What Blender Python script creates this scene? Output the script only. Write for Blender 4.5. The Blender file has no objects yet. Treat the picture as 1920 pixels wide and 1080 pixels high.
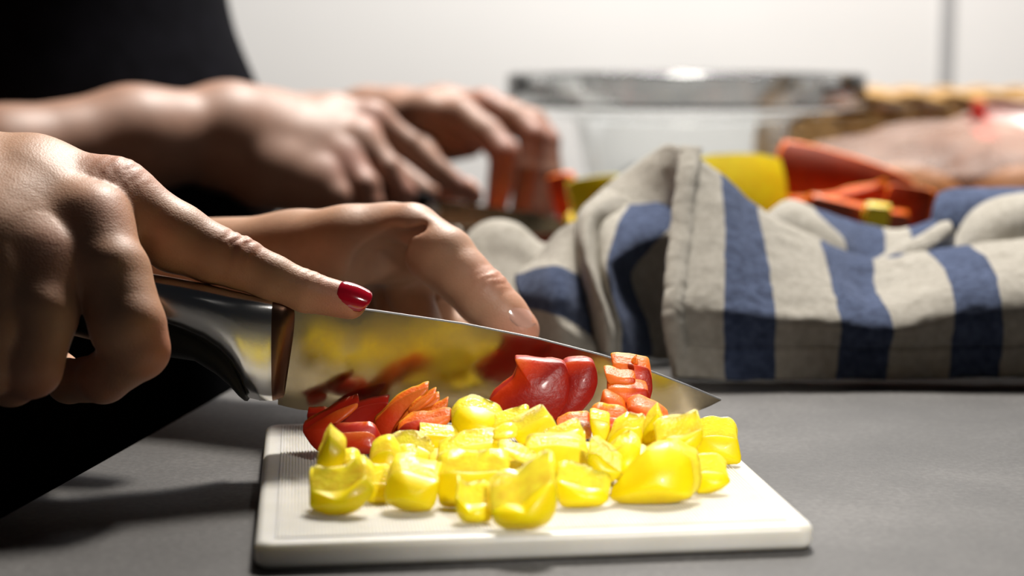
import bpy, bmesh, math, random
import numpy as np
from mathutils import Vector, Matrix, noise

random.seed(7)
S = bpy.context.scene
COL = S.collection

# ------------------------------------------------------------------ camera, world, lights, exposure
CT = 0.90                      # counter height
CAMH = 0.145                   # camera above the counter
FPX = 3150.0
PITCH = math.atan(430.0 / FPX)
CAM = Vector((0, 0, CT + CAMH))
FWD = Vector((0, math.cos(PITCH), -math.sin(PITCH)))
UPV = Vector((0, math.sin(PITCH), math.cos(PITCH)))
RGT = Vector((1, 0, 0))

cd = bpy.data.cameras.new('camera')
cam = bpy.data.objects.new('camera', cd)
COL.objects.link(cam)
cam.location = CAM
cam.rotation_euler = (math.pi / 2 - PITCH, 0, 0)
cd.sensor_width = 36
cd.lens = FPX / 1920 * 36
cd.clip_start = 0.01
cd.dof.use_dof = True
cd.dof.focus_distance = 0.592
cd.dof.aperture_fstop = 6.6
S.camera = cam

S.view_settings.view_transform = 'Standard'
S.view_settings.look = 'None'
S.view_settings.gamma = 1
S.view_settings.use_curve_mapping = False
S.view_settings.exposure = 0.0
S.cycles.use_denoising = True
S.cycles.max_bounces = 10
S.cycles.transmission_bounces = 8
S.cycles.transparent_max_bounces = 12
S.cycles.caustics_reflective = False
S.cycles.caustics_refractive = False

W = bpy.data.worlds.new('world')
S.world = W
W.use_nodes = True
bg = W.node_tree.nodes['Background']
bg.inputs[0].default_value = (0.82, 0.88, 1.0, 1)
bg.inputs[1].default_value = 0.012


def area(name, loc, target, size, power, color, size_y=None):
    l = bpy.data.lights.new(name, 'AREA')
    l.energy = power
    l.color = color
    l.size = size
    if size_y:
        l.shape = 'RECTANGLE'
        l.size_y = size_y
    o = bpy.data.objects.new(name, l)
    COL.objects.link(o)
    o.location = loc
    d = Vector(target) - Vector(loc)
    o.rotation_euler = d.to_track_quat('-Z', 'Y').to_euler()
    return o


area('counter_lamp', (0.16, 1.55, CT + 1.30), (0.04, 0.80, CT), 0.22, 38.0, (1.0, 0.93, 0.84))
sp_ = bpy.data.lights.new('added_spot', 'SPOT')  # added front spot to brighten the pepper fronts, not a lamp of the kitchen
sp_.energy = 19.0; sp_.color = (1.0, 0.95, 0.88); sp_.spot_size = math.radians(25); sp_.spot_blend = 0.8; sp_.shadow_soft_size = 0.03
spo = bpy.data.objects.new('added_spot', sp_); COL.objects.link(spo)
spo.location = (0.24, 0.06, CT + 0.44)
spo.rotation_euler = (Vector((0.060, 0.545, CT)) - spo.location).to_track_quat('-Z', 'Y').to_euler()
area('wall_lamp', (0.35, 1.80, 2.30), (0.35, 2.35, 1.1), 0.9, 28.0, (0.98, 0.985, 1.0), 0.15)


def at(px, py, d):
    return CAM + d * (FWD + RGT * ((px - 960) / FPX) - UPV * ((py - 540) / FPX))


def gnd(px, py, z):
    v = at(px, py, 1.0) - CAM
    return CAM + v * ((z - CAM.z) / v.z)


# ------------------------------------------------------------------ object helpers
def tag(o, label=None, cat=None, group=None, kind=None):
    if label: o['label'] = label
    if cat: o['category'] = cat
    if group: o['group'] = group
    if kind: o['kind'] = kind
    return o


def meshobj(name, verts, faces, mat=None, parent=None, smooth=True):
    me = bpy.data.meshes.new(name)
    me.from_pydata([tuple(v) for v in verts], [], [tuple(f) for f in faces])
    me.validate()
    me.update()
    if smooth:
        me.polygons.foreach_set('use_smooth', [True] * len(me.polygons))
    o = bpy.data.objects.new(name, me)
    COL.objects.link(o)
    if mat: me.materials.append(mat)
    if parent: o.parent = parent
    return o


def empty(name, loc, parent=None):
    o = bpy.data.objects.new(name, None)
    o.empty_display_size = 0.02
    COL.objects.link(o)
    o.location = loc
    if parent: o.parent = parent
    return o


def recalc(o):
    bm = bmesh.new()
    bm.from_mesh(o.data)
    bmesh.ops.recalc_face_normals(bm, faces=bm.faces)
    bm.to_mesh(o.data)
    bm.free()


def adopt(child, parent):
    """parent without moving: meshes here are built in world coordinates"""
    child.parent = parent
    child.matrix_parent_inverse = Matrix.Translation(parent.location).inverted()


def box(v0, v1):
    x0, y0, z0 = v0
    x1, y1, z1 = v1
    v = [(x0, y0, z0), (x1, y0, z0), (x1, y1, z0), (x0, y1, z0), (x0, y0, z1), (x1, y0, z1), (x1, y1, z1), (x0, y1, z1)]
    f = [(0, 3, 2, 1), (4, 5, 6, 7), (0, 1, 5, 4), (1, 2, 6, 5), (2, 3, 7, 6), (3, 0, 4, 7)]
    return v, f


def boxobj(name, v0, v1, mat, parent=None, bev=0.0):
    v, f = box(v0, v1)
    o = meshobj(name, v, f, mat, parent, smooth=False)
    if bev:
        m = o.modifiers.new('bevel', 'BEVEL')
        m.width = bev
        m.segments = 2
    return o


def prism(outline, z0, z1, r=0.0, steps=4, inset_fn=None):
    """vertical extrusion of an xy outline with rounded rims of radius r"""
    n = len(outline)
    c = sum((Vector((p[0], p[1])) for p in outline), Vector((0, 0))) / n
    # outward normals
    nor = []
    for i in range(n):
        a = Vector(outline[i - 1]); b = Vector(outline[(i + 1) % n])
        t = (b - a).normalized()
        nor.append(Vector((t.y, -t.x)))
    rings = []
    if r > 0:
        for k in range(steps + 1):
            a = math.pi / 2 * k / steps
            rings.append((r * (1 - math.sin(a)), z0 + r * (1 - math.cos(a))))
        for k in range(steps + 1):
            a = math.pi / 2 * k / steps
            rings.append((r * (1 - math.cos(a)), z1 - r * (1 - math.sin(a))))
    else:
        rings = [(0, z0), (0, z1)]
    V = []; F = []
    for ins, z in rings:
        for i in range(n):
            p = Vector(outline[i]) - nor[i] * ins
            V.append((p.x, p.y, z))
    for k in range(len(rings) - 1):
        for i in range(n):
            j = (i + 1) % n
            F.append((k * n + i, k * n + j, (k + 1) * n + j, (k + 1) * n + i))
    F.append(tuple(range(n - 1, -1, -1)))
    F.append(tuple((len(rings) - 1) * n + i for i in range(n)))
    return V, F


def lathe(profile, seg, center):
    V = []; F = []
    n = len(profile)
    for i in range(seg):
        a = 2 * math.pi * i / seg
        for r, z in profile:
            V.append((center[0] + r * math.cos(a), center[1] + r * math.sin(a), center[2] + z))
    for i in range(seg):
        j = (i + 1) % seg
        for k in range(n - 1):
            F.append((i * n + k, j * n + k, j * n + k + 1, i * n + k + 1))
    return V, F


def tube(path, radii, seg=10, flat=1.0, capped=True):
    path = [Vector(p) for p in path]
    if not hasattr(radii, '__len__'): radii = [radii] * len(path)
    V = []; F = []
    up = Vector((0, 0, 1))
    prev = None
    for i, p in enumerate(path):
        t = (path[min(i + 1, len(path) - 1)] - path[max(i - 1, 0)]).normalized()
        if prev is None:
            s = t.cross(up)
            if s.length < 1e-3: s = t.cross(Vector((1, 0, 0)))
        else:
            s = prev - t * prev.dot(t)
        s.normalize(); prev = s
        b = t.cross(s)
        for k in range(seg):
            a = 2 * math.pi * k / seg
            V.append(p + (s * math.cos(a) + b * math.sin(a) * flat) * radii[i])
    for i in range(len(path) - 1):
        for k in range(seg):
            m = (k + 1) % seg
            F.append((i * seg + k, i * seg + m, (i + 1) * seg + m, (i + 1) * seg + k))
    if capped:
        F.append(tuple(range(seg - 1, -1, -1)))
        F.append(tuple((len(path) - 1) * seg + k for k in range(seg)))
    return V, F


# ------------------------------------------------------------------ materials
def newmat(name):
    m = bpy.data.materials.new(name)
    m.use_nodes = True
    nt = m.node_tree
    p = nt.nodes['Principled BSDF']
    return m, nt, p


def nd(nt, t, **kw):
    n = nt.nodes.new(t)
    for k, v in kw.items(): setattr(n, k, v)
    return n


def noise_node(nt, scale, detail=3, coord='Object', rough=0.5):
    tc = nd(nt, 'ShaderNodeTexCoord')
    n = nd(nt, 'ShaderNodeTexNoise')
    n.inputs['Scale'].default_value = scale
    n.inputs['Detail'].default_value = detail
    n.inputs['Roughness'].default_value = rough
    nt.links.new(tc.outputs[coord], n.inputs['Vector'])
    return n


def ramp(nt, src, stops):
    r = nd(nt, 'ShaderNodeValToRGB')
    el = r.color_ramp.elements
    while len(el) < len(stops): el.new(0.5)
    for e, (p, c) in zip(el, stops):
        e.position = p
        e.color = (*c, 1)
    nt.links.new(src, r.inputs[0])
    return r


def add_bump(nt, p, src, strength, dist):
    b = nd(nt, 'ShaderNodeBump')
    b.inputs['Strength'].default_value = strength
    b.inputs['Distance'].default_value = dist
    nt.links.new(src, b.inputs['Height'])
    nt.links.new(b.outputs[0], p.inputs['Normal'])
    return b


def simple(name, col, rough=0.5, metal=0.0, var=0.0, scale=30, bump=0.0, bscale=300, bdist=0.001, sss=0.0, sssr=(1, .4, .2), ssss=0.005, coat=0.0, spec=0.5):
    m, nt, p = newmat(name)
    p.inputs['Base Color'].default_value = (*col, 1)
    p.inputs['Roughness'].default_value = rough
    p.inputs['Metallic'].default_value = metal
    p.inputs['Specular IOR Level'].default_value = spec
    if var:
        n = noise_node(nt, scale)
        lo = tuple(max(0, c * (1 - var)) for c in col)
        hi = tuple(min(1, c * (1 + var)) for c in col)
        r = ramp(nt, n.outputs['Fac'], [(0.3, lo), (0.7, hi)])
        nt.links.new(r.outputs[0], p.inputs['Base Color'])
    if bump:
        n2 = noise_node(nt, bscale, 4)
        add_bump(nt, p, n2.outputs['Fac'], bump, bdist)
    if sss:
        p.inputs['Subsurface Weight'].default_value = sss
        p.inputs['Subsurface Radius'].default_value = sssr
        p.inputs['Subsurface Scale'].default_value = ssss
    if coat:
        p.inputs['Coat Weight'].default_value = coat
        p.inputs['Coat Roughness'].default_value = 0.08
    return m


M = {}
M['wall'] = simple('wall_paint', (0.86, 0.85, 0.83), 0.6, var=0.02, scale=4)
M['groove'] = simple('groove_grey', (0.42, 0.42, 0.42), 0.5, var=0.04)
M['floor'] = simple('floor_dark', (0.03, 0.025, 0.022), 0.5, var=0.3, scale=8)
M['cabinet'] = simple('cabinet_dark', (0.02, 0.02, 0.02), 0.5, var=0.1)
M['black_cloth'] = simple('black_cloth', (0.004, 0.004, 0.006), 0.95, bump=0.4, bscale=900, bdist=0.0005, var=0.3, scale=60, spec=0.03)
M['denim'] = simple('black_trousers', (0.005, 0.005, 0.006), 0.9, bump=0.3, bscale=1200, bdist=0.0004, spec=0.03)

# counter: dark concrete-look laminate
m, nt, p = newmat('counter_laminate')
n1 = noise_node(nt, 9, 6, rough=0.65)
n2 = noise_node(nt, 420, 3)
mx = nd(nt, 'ShaderNodeMath', operation='MULTIPLY_ADD')
nt.links.new(n2.outputs['Fac'], mx.inputs[0]); mx.inputs[1].default_value = 0.45
nt.links.new(n1.outputs['Fac'], mx.inputs[2])
r = ramp(nt, mx.outputs[0], [(0.35, (0.039, 0.038, 0.038)), (0.72, (0.084, 0.0815, 0.080)), (0.95, (0.135, 0.131, 0.128))])
nt.links.new(r.outputs[0], p.inputs['Base Color'])
p.inputs['Roughness'].default_value = 0.6
p.inputs['Specular IOR Level'].default_value = 0.25
add_bump(nt, p, n2.outputs['Fac'], 0.25, 0.0006)
M['counter'] = m

# cutting board plastic
m, nt, p = newmat('board_plastic')
n1 = noise_node(nt, 60, 4)
r = ramp(nt, n1.outputs['Fac'], [(0.3, (0.60, 0.585, 0.535)), (0.7, (0.67, 0.655, 0.61))])
nt.links.new(r.outputs[0], p.inputs['Base Color'])
p.inputs['Roughness'].default_value = 0.38
p.inputs['Subsurface Weight'].default_value = 0.5
p.inputs['Subsurface Radius'].default_value = (1.0, 0.85, 0.5)
p.inputs['Subsurface Scale'].default_value = 0.006
n2 = noise_node(nt, 500, 3)
add_bump(nt, p, n2.outputs['Fac'], 0.2, 0.0003)
M['board'] = m


def skin_mat(name, base, red, sc=1.0):
    m, nt, p = newmat(name)
    a = nd(nt, 'ShaderNodeAttribute', attribute_name='tint')
    n1 = noise_node(nt, 70, 4)
    r = ramp(nt, n1.outputs['Fac'], [(0.3, tuple(c * 0.88 for c in base)), (0.7, tuple(min(1, c * 1.1) for c in base))])
    mixc = nd(nt, 'ShaderNodeMix', data_type='RGBA')
    nt.links.new(a.outputs['Fac'], mixc.inputs[0])
    nt.links.new(r.outputs[0], mixc.inputs[6])
    mixc.inputs[7].default_value = (*red, 1)
    nt.links.new(mixc.outputs[2], p.inputs['Base Color'])
    p.inputs['Roughness'].default_value = 0.5
    p.inputs['Specular IOR Level'].default_value = 0.4
    p.inputs['Subsurface Weight'].default_value = 0.25
    p.inputs['Subsurface Radius'].default_value = (1.0, 0.35, 0.18)
    p.inputs['Subsurface Scale'].default_value = 0.004
    tc = nd(nt, 'ShaderNodeTexCoord')
    v = nd(nt, 'ShaderNodeTexVoronoi')
    v.inputs['Scale'].default_value = 1300 * sc
    nt.links.new(tc.outputs['Object'], v.inputs['Vector'])
    n3 = noise_node(nt, 350 * sc, 5)
    ad = nd(nt, 'ShaderNodeMath', operation='MULTIPLY_ADD')
    nt.links.new(n3.outputs['Fac'], ad.inputs[0]); ad.inputs[1].default_value = 1.2
    nt.links.new(v.outputs['Distance'], ad.inputs[2])
    add_bump(nt, p, ad.outputs[0], 0.18, 0.0004)
    return m


M['skin'] = skin_mat('skin_near', (0.56, 0.315, 0.195), (0.56, 0.22, 0.15))
M['skin2'] = skin_mat('skin_far', (0.31, 0.175, 0.122), (0.33, 0.145, 0.108))
M['skin2'].node_tree.nodes['Principled BSDF'].inputs['Subsurface Weight'].default_value = 0.1
M['nail_red'] = simple('nail_polish_red', (0.42, 0.004, 0.018), 0.12, coat=1.0, var=0.05)
M['nail'] = simple('nail_natural', (0.62, 0.34, 0.26), 0.18, coat=0.7, var=0.06, scale=200)


def pepper_mats(tagn, skin, flesh, wet=0.25):
    a = simple(tagn + '_pepper_skin', skin, 0.38, var=0.08, scale=120, sss=0.6, sssr=(1, .7, .08), ssss=0.007, spec=0.35, coat=0.05, bump=0.06, bscale=600, bdist=0.0004)
    b = simple(tagn + '_pepper_flesh', flesh, wet, var=0.16, scale=260, bump=0.5, bscale=900, bdist=0.0006, sss=0.5, sssr=(1, .7, .2), ssss=0.005, spec=0.3)
    return a, b


M['yskin'], M['yflesh'] = pepper_mats('yellow', (0.99, 0.70, 0.002), (1.0, 0.73, 0.045))
M['rskin'], M['rflesh'] = pepper_mats('red', (0.38, 0.012, 0.004), (0.82, 0.135, 0.004), 0.45)
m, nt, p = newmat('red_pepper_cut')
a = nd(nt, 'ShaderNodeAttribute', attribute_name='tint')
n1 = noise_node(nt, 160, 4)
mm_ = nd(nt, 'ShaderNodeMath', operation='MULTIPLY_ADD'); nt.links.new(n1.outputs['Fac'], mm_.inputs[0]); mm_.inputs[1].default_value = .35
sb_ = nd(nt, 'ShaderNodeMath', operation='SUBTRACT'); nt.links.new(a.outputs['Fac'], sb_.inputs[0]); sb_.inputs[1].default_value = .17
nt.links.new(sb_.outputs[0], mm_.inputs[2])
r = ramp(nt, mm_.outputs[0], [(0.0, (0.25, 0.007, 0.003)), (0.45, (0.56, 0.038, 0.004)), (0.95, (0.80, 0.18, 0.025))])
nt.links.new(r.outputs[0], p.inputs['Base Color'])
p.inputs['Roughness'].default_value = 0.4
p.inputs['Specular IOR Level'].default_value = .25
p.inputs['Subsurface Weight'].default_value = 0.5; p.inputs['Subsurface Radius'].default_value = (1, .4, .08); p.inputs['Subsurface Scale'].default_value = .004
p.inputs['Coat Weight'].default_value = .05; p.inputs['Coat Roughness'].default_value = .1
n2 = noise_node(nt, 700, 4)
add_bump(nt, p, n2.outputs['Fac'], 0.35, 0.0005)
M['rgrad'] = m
M['oskin'] = simple('orange_red_pepper_skin', (0.34, 0.042, 0.004), 0.5, var=0.25, scale=60, sss=0.4, sssr=(1, .4, .05), ssss=0.005)
M['pflesh'] = simple('pale_red_flesh', (0.80, 0.42, 0.26), 0.18, var=0.25, scale=300, bump=0.8, bscale=700, bdist=0.001, sss=0.3, ssss=0.003)

m, nt, p = newmat('blade_steel')
p.inputs['Base Color'].default_value = (0.35, 0.29, 0.20, 1)
p.inputs['Metallic'].default_value = 1.0
n1 = noise_node(nt, 45, 5, rough=0.7)
r = ramp(nt, n1.outputs['Fac'], [(0.35, (0.10,) * 3), (0.7, (0.26,) * 3)])
nt.links.new(r.outputs[0], p.inputs['Roughness'])
M['blade'] = m
M['bolster'] = simple('bolster_steel', (0.62, 0.61, 0.60), 0.2, 1.0, bump=0.05, bscale=900, bdist=0.0002, var=0.05)
M['dark_reflection'] = simple('dark_reflection_steel', (0.11, 0.06, 0.04), 0.3, 1.0, var=0.1)  # dark reflection at the bolster end, put into the steel colour
M['edge'] = simple('spine_steel', (0.8, 0.8, 0.8), 0.3, 1.0, var=0.03)
M['grip'] = simple('black_grip', (0.005, 0.005, 0.005), 0.6, spec=0.25, bump=0.1, bscale=800, bdist=0.0003)

# towel
m, nt, p = newmat('towel_cloth')
a = nd(nt, 'ShaderNodeAttribute', attribute_name='stripe')
n1 = noise_node(nt, 260, 4)
rw = ramp(nt, n1.outputs['Fac'], [(0.3, (0.52, 0.485, 0.415)), (0.7, (0.68, 0.645, 0.57))])
rb = ramp(nt, n1.outputs['Fac'], [(0.3, (0.050, 0.072, 0.15)), (0.7, (0.12, 0.165, 0.30))])
st = ramp(nt, a.outputs['Fac'], [(0.44, (0, 0, 0)), (0.56, (1, 1, 1))])
mixc = nd(nt, 'ShaderNodeMix', data_type='RGBA')
nt.links.new(st.outputs[0], mixc.inputs[0])
nt.links.new(rw.outputs[0], mixc.inputs[6]); nt.links.new(rb.outputs[0], mixc.inputs[7])
nt.links.new(mixc.outputs[2], p.inputs['Base Color'])
p.inputs['Roughness'].default_value = 0.95
p.inputs['Specular IOR Level'].default_value = 0.1
p.inputs['Sheen Weight'].default_value = 0.15
n2 = noise_node(nt, 900, 5, rough=0.7)
add_bump(nt, p, n2.outputs['Fac'], 0.9, 0.0012)
M['towel'] = m

m, nt, p = newmat('clear_glass')
p.inputs['Base Color'].default_value = (0.97, 0.985, 0.98, 1)
p.inputs['Transmission Weight'].default_value = 1.0
p.inputs['Roughness'].default_value = 0.02
p.inputs['IOR'].default_value = 1.47
M['glass'] = m

# thin plastic film: tinted see-through with a glossy wrinkled surface
m, nt, p = newmat('plastic_film')
nt.nodes.remove(p)
out = nt.nodes['Material Output']
tr = nd(nt, 'ShaderNodeBsdfTransparent'); tr.inputs[0].default_value = (0.90, 0.78, 0.70, 1)
df = nd(nt, 'ShaderNodeBsdfPrincipled')
df.inputs['Base Color'].default_value = (0.40, 0.27, 0.215, 1)
n1 = noise_node(nt, 18, 3)
r = ramp(nt, n1.outputs['Fac'], [(0.3, (0.28,) * 3), (0.7, (0.6,) * 3)])
mixs = nd(nt, 'ShaderNodeMixShader')
nt.links.new(r.outputs[0], mixs.inputs[0])
nt.links.new(tr.outputs[0], mixs.inputs[1]); nt.links.new(df.outputs[0], mixs.inputs[2])
nt.links.new(mixs.outputs[0], out.inputs[0])
n2 = noise_node(nt, 70, 4)
add_bump(nt, df, n2.outputs['Fac'], 0.6, 0.004)
M['film'] = m
M['label_red'] = simple('label_red', (0.78, 0.07, 0.05), 0.35, var=0.05)
M['label_pale'] = simple('label_pale', (0.42, 0.25, 0.225), 0.35, var=0.05)
M['wicker'] = simple('wicker', (0.46, 0.27, 0.09), 0.6, var=0.35, scale=60, bump=0.4, bscale=200)
M['roll'] = simple('bread_crust', (0.62, 0.36, 0.17), 0.6, var=0.3, scale=30, bump=0.3, bscale=90, bdist=0.002)


# ------------------------------------------------------------------ implicit surfaces (hands, bodies)
class Field:
    def __init__(self, lo, hi, h):
        self.h = h
        self.lo = np.array(lo, dtype=np.float64)
        self.n = np.ceil((np.array(hi) - self.lo) / h).astype(int) + 1
        self.D = np.full(self.n, 0.05, dtype=np.float32)

    def blank(self):
        return np.full(self.n, 0.05, dtype=np.float32)

    def cone(self, D, a, b, r1, r2, k, squash=None):
        """smooth union of a round cone into D"""
        a = np.array(a, float); b = np.array(b, float)
        mg = max(r1, r2) + k + 3 * self.h
        l = np.floor((np.minimum(a, b) - mg - self.lo) / self.h).astype(int)
        u = np.ceil((np.maximum(a, b) + mg - self.lo) / self.h).astype(int) + 1
        l = np.clip(l, 0, self.n); u = np.clip(u, 0, self.n)
        if np.any(u <= l): return
        ax = [(np.arange(l[i], u[i]) * self.h + self.lo[i]).astype(np.float32) for i in range(3)]
        X, Y, Z = np.meshgrid(*ax, indexing='ij', sparse=True)
        ba = b - a
        l2 = float(ba @ ba) + 1e-12
        rr = r1 - r2
        a2 = l2 - rr * rr
        if a2 <= 0:
            c, rc = (a, r1) if r1 > r2 else (b, r2)
            d = np.sqrt((X - c[0]) ** 2 + (Y - c[1]) ** 2 + (Z - c[2]) ** 2) - rc
        else:
            il2 = 1.0 / l2
            px, py, pz = X - a[0], Y - a[1], Z - a[2]
            y = px * ba[0] + py * ba[1] + pz * ba[2]
            z = y - l2
            p2 = px * px + py * py + pz * pz
            x2 = np.maximum(p2 * l2 * l2 - y * y * l2, 0)   # |pa*l2 - ba*y|^2
            y2 = y * y * l2
            z2 = z * z * l2
            kk = np.sign(rr) * rr * rr * x2
            c1 = np.sign(z) * a2 * z2 > kk
            c2 = np.sign(y) * a2 * y2 < kk
            d = (np.sqrt(x2 * a2 * il2) + y * rr) * il2 - r1
            d = np.where(c1, np.sqrt(x2 + z2) * il2 - r2, d)
            d = np.where(c2, np.sqrt(x2 + y2) * il2 - r1, d)
        s = D[l[0]:u[0], l[1]:u[1], l[2]:u[2]]
        hh = np.maximum(k - np.abs(s - d), 0) / k
        s[...] = np.minimum(s, d) - hh * hh * k * 0.25

    def chain(self, D, pts, k):
        """pts: list of (Vector, radius)"""
        for (a, r1), (b, r2) in zip(pts[:-1], pts[1:]):
            self.cone(D, a, b, r1, r2, k)

    def ell(self, D, c, rad, k):
        c = np.array(c, float); rad = np.array(rad, float)
        mg = rad + k + 3 * self.h
        l = np.clip(np.floor((c - mg - self.lo) / self.h).astype(int), 0, self.n)
        u = np.clip(np.ceil((c + mg - self.lo) / self.h).astype(int) + 1, 0, self.n)
        if np.any(u <= l): return
        ax = [((np.arange(l[i], u[i]) * self.h + self.lo[i] - c[i])).astype(np.float32) for i in range(3)]
        X, Y, Z = np.meshgrid(*ax, indexing='ij', sparse=True)
        k0 = np.sqrt((X / rad[0]) ** 2 + (Y / rad[1]) ** 2 + (Z / rad[2]) ** 2)
        k1 = np.sqrt((X / rad[0] ** 2) ** 2 + (Y / rad[1] ** 2) ** 2 + (Z / rad[2] ** 2) ** 2) + 1e-9
        d = k0 * (k0 - 1) / k1
        s = D[l[0]:u[0], l[1]:u[1], l[2]:u[2]]
        hh = np.maximum(k - np.abs(s - d), 0) / k
        s[...] = np.minimum(s, d) - hh * hh * k * 0.25

    def carve(self, D, a, b, r, k):
        """smooth subtraction of a capsule (creases)"""
        T = self.blank()
        self.cone(T, a, b, r, r, 0.001)
        d = -T
        hh = np.maximum(k - np.abs(D - d), 0) / k
        D[...] = np.maximum(D, d) + hh * hh * k * 0.25

    @staticmethod
    def smin(a, b, k):
        hh = np.maximum(k - np.abs(a - b), 0) / k
        return np.minimum(a, b) - hh * hh * k * 0.25

    def mesh(self, D, smooth=4):
        D = D.copy()
        for ax in range(3):   # close at the walls of the grid
            sl = [slice(None)] * 3
            for e in (0, -1):
                sl[ax] = e
                D[tuple(sl)] = 0.01
        ins = D < 0
        c = [ins[i:ins.shape[0] - 1 + i, j:ins.shape[1] - 1 + j, k:ins.shape[2] - 1 + k] for i in (0, 1) for j in (0, 1) for k in (0, 1)]
        anyc = np.zeros_like(c[0]); allc = np.ones_like(c[0])
        for q in c:
            anyc |= q; allc &= q
        act = anyc & ~allc
        idx = np.argwhere(act)
        vid = np.full(act.shape, -1, np.int64)
        vid[act] = np.arange(len(idx))
        offs = np.array([(i, j, k) for i in (0, 1) for j in (0, 1) for k in (0, 1)])
        cd_ = np.stack([D[idx[:, 0] + o[0], idx[:, 1] + o[1], idx[:, 2] + o[2]] for o in offs], 1).astype(np.float64)
        acc = np.zeros((len(idx), 3)); cnt = np.zeros(len(idx))
        for e0 in range(8):
            for e1 in range(e0 + 1, 8):
                if np.abs(offs[e0] - offs[e1]).sum() != 1: continue
                a, b = cd_[:, e0], cd_[:, e1]
                cr = (a < 0) != (b < 0)
                t = np.where(cr, a / np.where(cr, a - b, 1), 0)
                acc += np.where(cr[:, None], offs[e0] + t[:, None] * (offs[e1] - offs[e0]), 0)
                cnt += cr
        V = (idx + acc / cnt[:, None]) * self.h + self.lo
        F = []
        for ax in range(3):
            a0 = [slice(None)] * 3; a1 = [slice(None)] * 3
            a0[ax] = slice(0, -1); a1[ax] = slice(1, None)
            s0 = ins[tuple(a0)]; s1 = ins[tuple(a1)]
            e = np.argwhere(s0 != s1)
            o1, o2 = [(1, 2), (2, 0), (0, 1)][ax]
            ok = (e[:, o1] > 0) & (e[:, o2] > 0) & (e[:, o1] < self.n[o1] - 1) & (e[:, o2] < self.n[o2] - 1)
            e = e[ok]
            def cell(d1, d2):
                q = e.copy(); q[:, o1] -= d1; q[:, o2] -= d2
                return vid[q[:, 0], q[:, 1], q[:, 2]]
            q = np.stack([cell(1, 1), cell(0, 1), cell(0, 0), cell(1, 0)], 1)
            fl = ~s0[tuple(e.T)]
            q[fl] = q[fl][:, ::-1]
            F.append(q)
        F = np.concatenate(F)
        # Taubin smoothing
        E = np.concatenate([F[:, [0, 1]], F[:, [1, 2]], F[:, [2, 3]], F[:, [3, 0]]])
        deg = np.bincount(E[:, 0], minlength=len(V)) + np.bincount(E[:, 1], minlength=len(V))
        for it in range(smooth * 2):
            lam = 0.5 if it % 2 == 0 else -0.52
            sm = np.zeros_like(V)
            for i in range(3):
                sm[:, i] = np.bincount(E[:, 0], V[E[:, 1], i], len(V)) + np.bincount(E[:, 1], V[E[:, 0], i], len(V))
            V = V + lam * (sm / deg[:, None] - V)
        return V, F


def normals(V, F):
    n = np.cross(V[F[:, 2]] - V[F[:, 0]], V[F[:, 3]] - V[F[:, 1]])
    N = np.zeros_like(V)
    for k in range(4):
        for i in range(3):
            N[:, i] += np.bincount(F[:, k], n[:, i], len(V))
    return N / (np.linalg.norm(N, axis=1, keepdims=True) + 1e-12)


def npmesh(name, V, F, mat, tint=None, parent=None):
    me = bpy.data.meshes.new(name)
    me.vertices.add(len(V)); me.vertices.foreach_set('co', V.astype(np.float32).ravel())
    me.loops.add(F.size); me.loops.foreach_set('vertex_index', F.astype(np.int32).ravel())
    me.polygons.add(len(F)); me.polygons.foreach_set('loop_start', np.arange(0, F.size, 4, dtype=np.int32))
    me.update(calc_edges=True)
    me.polygons.foreach_set('use_smooth', [True] * len(F))
    if tint is not None:
        at_ = me.attributes.new('tint', 'FLOAT', 'POINT')
        at_.data.foreach_set('value', tint.astype(np.float32))
    me.materials.append(mat)
    o = bpy.data.objects.new(name, me)
    COL.objects.link(o)
    if parent: o.parent = parent
    return o


def A(*t):
    """(px, py, depth, radius) -> (point, radius)"""
    return (at(t[0], t[1], t[2]), t[3])


def hand_field(core, fingers, h, kc=0.012, ka=0.009, kf=0.002, carve=()):
    pts = [p for ch in core + fingers for p in ch]
    lo = np.min([np.array(p) - r for p, r in pts], 0) - 0.008
    hi = np.max([np.array(p) + r for p, r in pts], 0) + 0.008
    f = Field(lo, hi, h)
    C = f.blank()
    for ch in core: f.chain(C, ch, kc)
    out = C.copy()
    for ch in fingers:
        T = f.blank()
        f.chain(T, ch, kf)
        out = np.minimum(out, f.smin(C, T, ka))
    for a, b, r, k in carve: f.carve(out, a, b, r, k)
    return f.mesh(out)


def tint_of(V, spots):
    t = np.zeros(len(V))
    for p, r, s in spots:
        d = np.linalg.norm(V - np.array(p), axis=1)
        t = np.maximum(t, s * np.exp(-(d / r) ** 2))
    return t


def wrinkle(V, N, c, axis, nrm, amp, lam, spread, width):
    """transverse skin folds over a joint: real relief on the dorsal side"""
    c = np.array(c); axis = np.array(axis); nrm = np.array(nrm)
    d = V - c
    s = d @ axis
    side = np.cross(axis, nrm)
    w = d @ side
    dors = np.clip(N @ nrm, 0, 1) ** 0.6
    ph = s * 2 * np.pi / lam + 1.2 * np.sin(w * 420) + 0.9 * np.sin(w * 900 + s * 500)
    m_ = np.exp(-(s / spread) ** 2) * np.exp(-(w / width) ** 2) * dors * (np.linalg.norm(d, axis=1) < 0.03)
    return V + N * (amp * np.sin(ph) * m_)[:, None]


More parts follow.
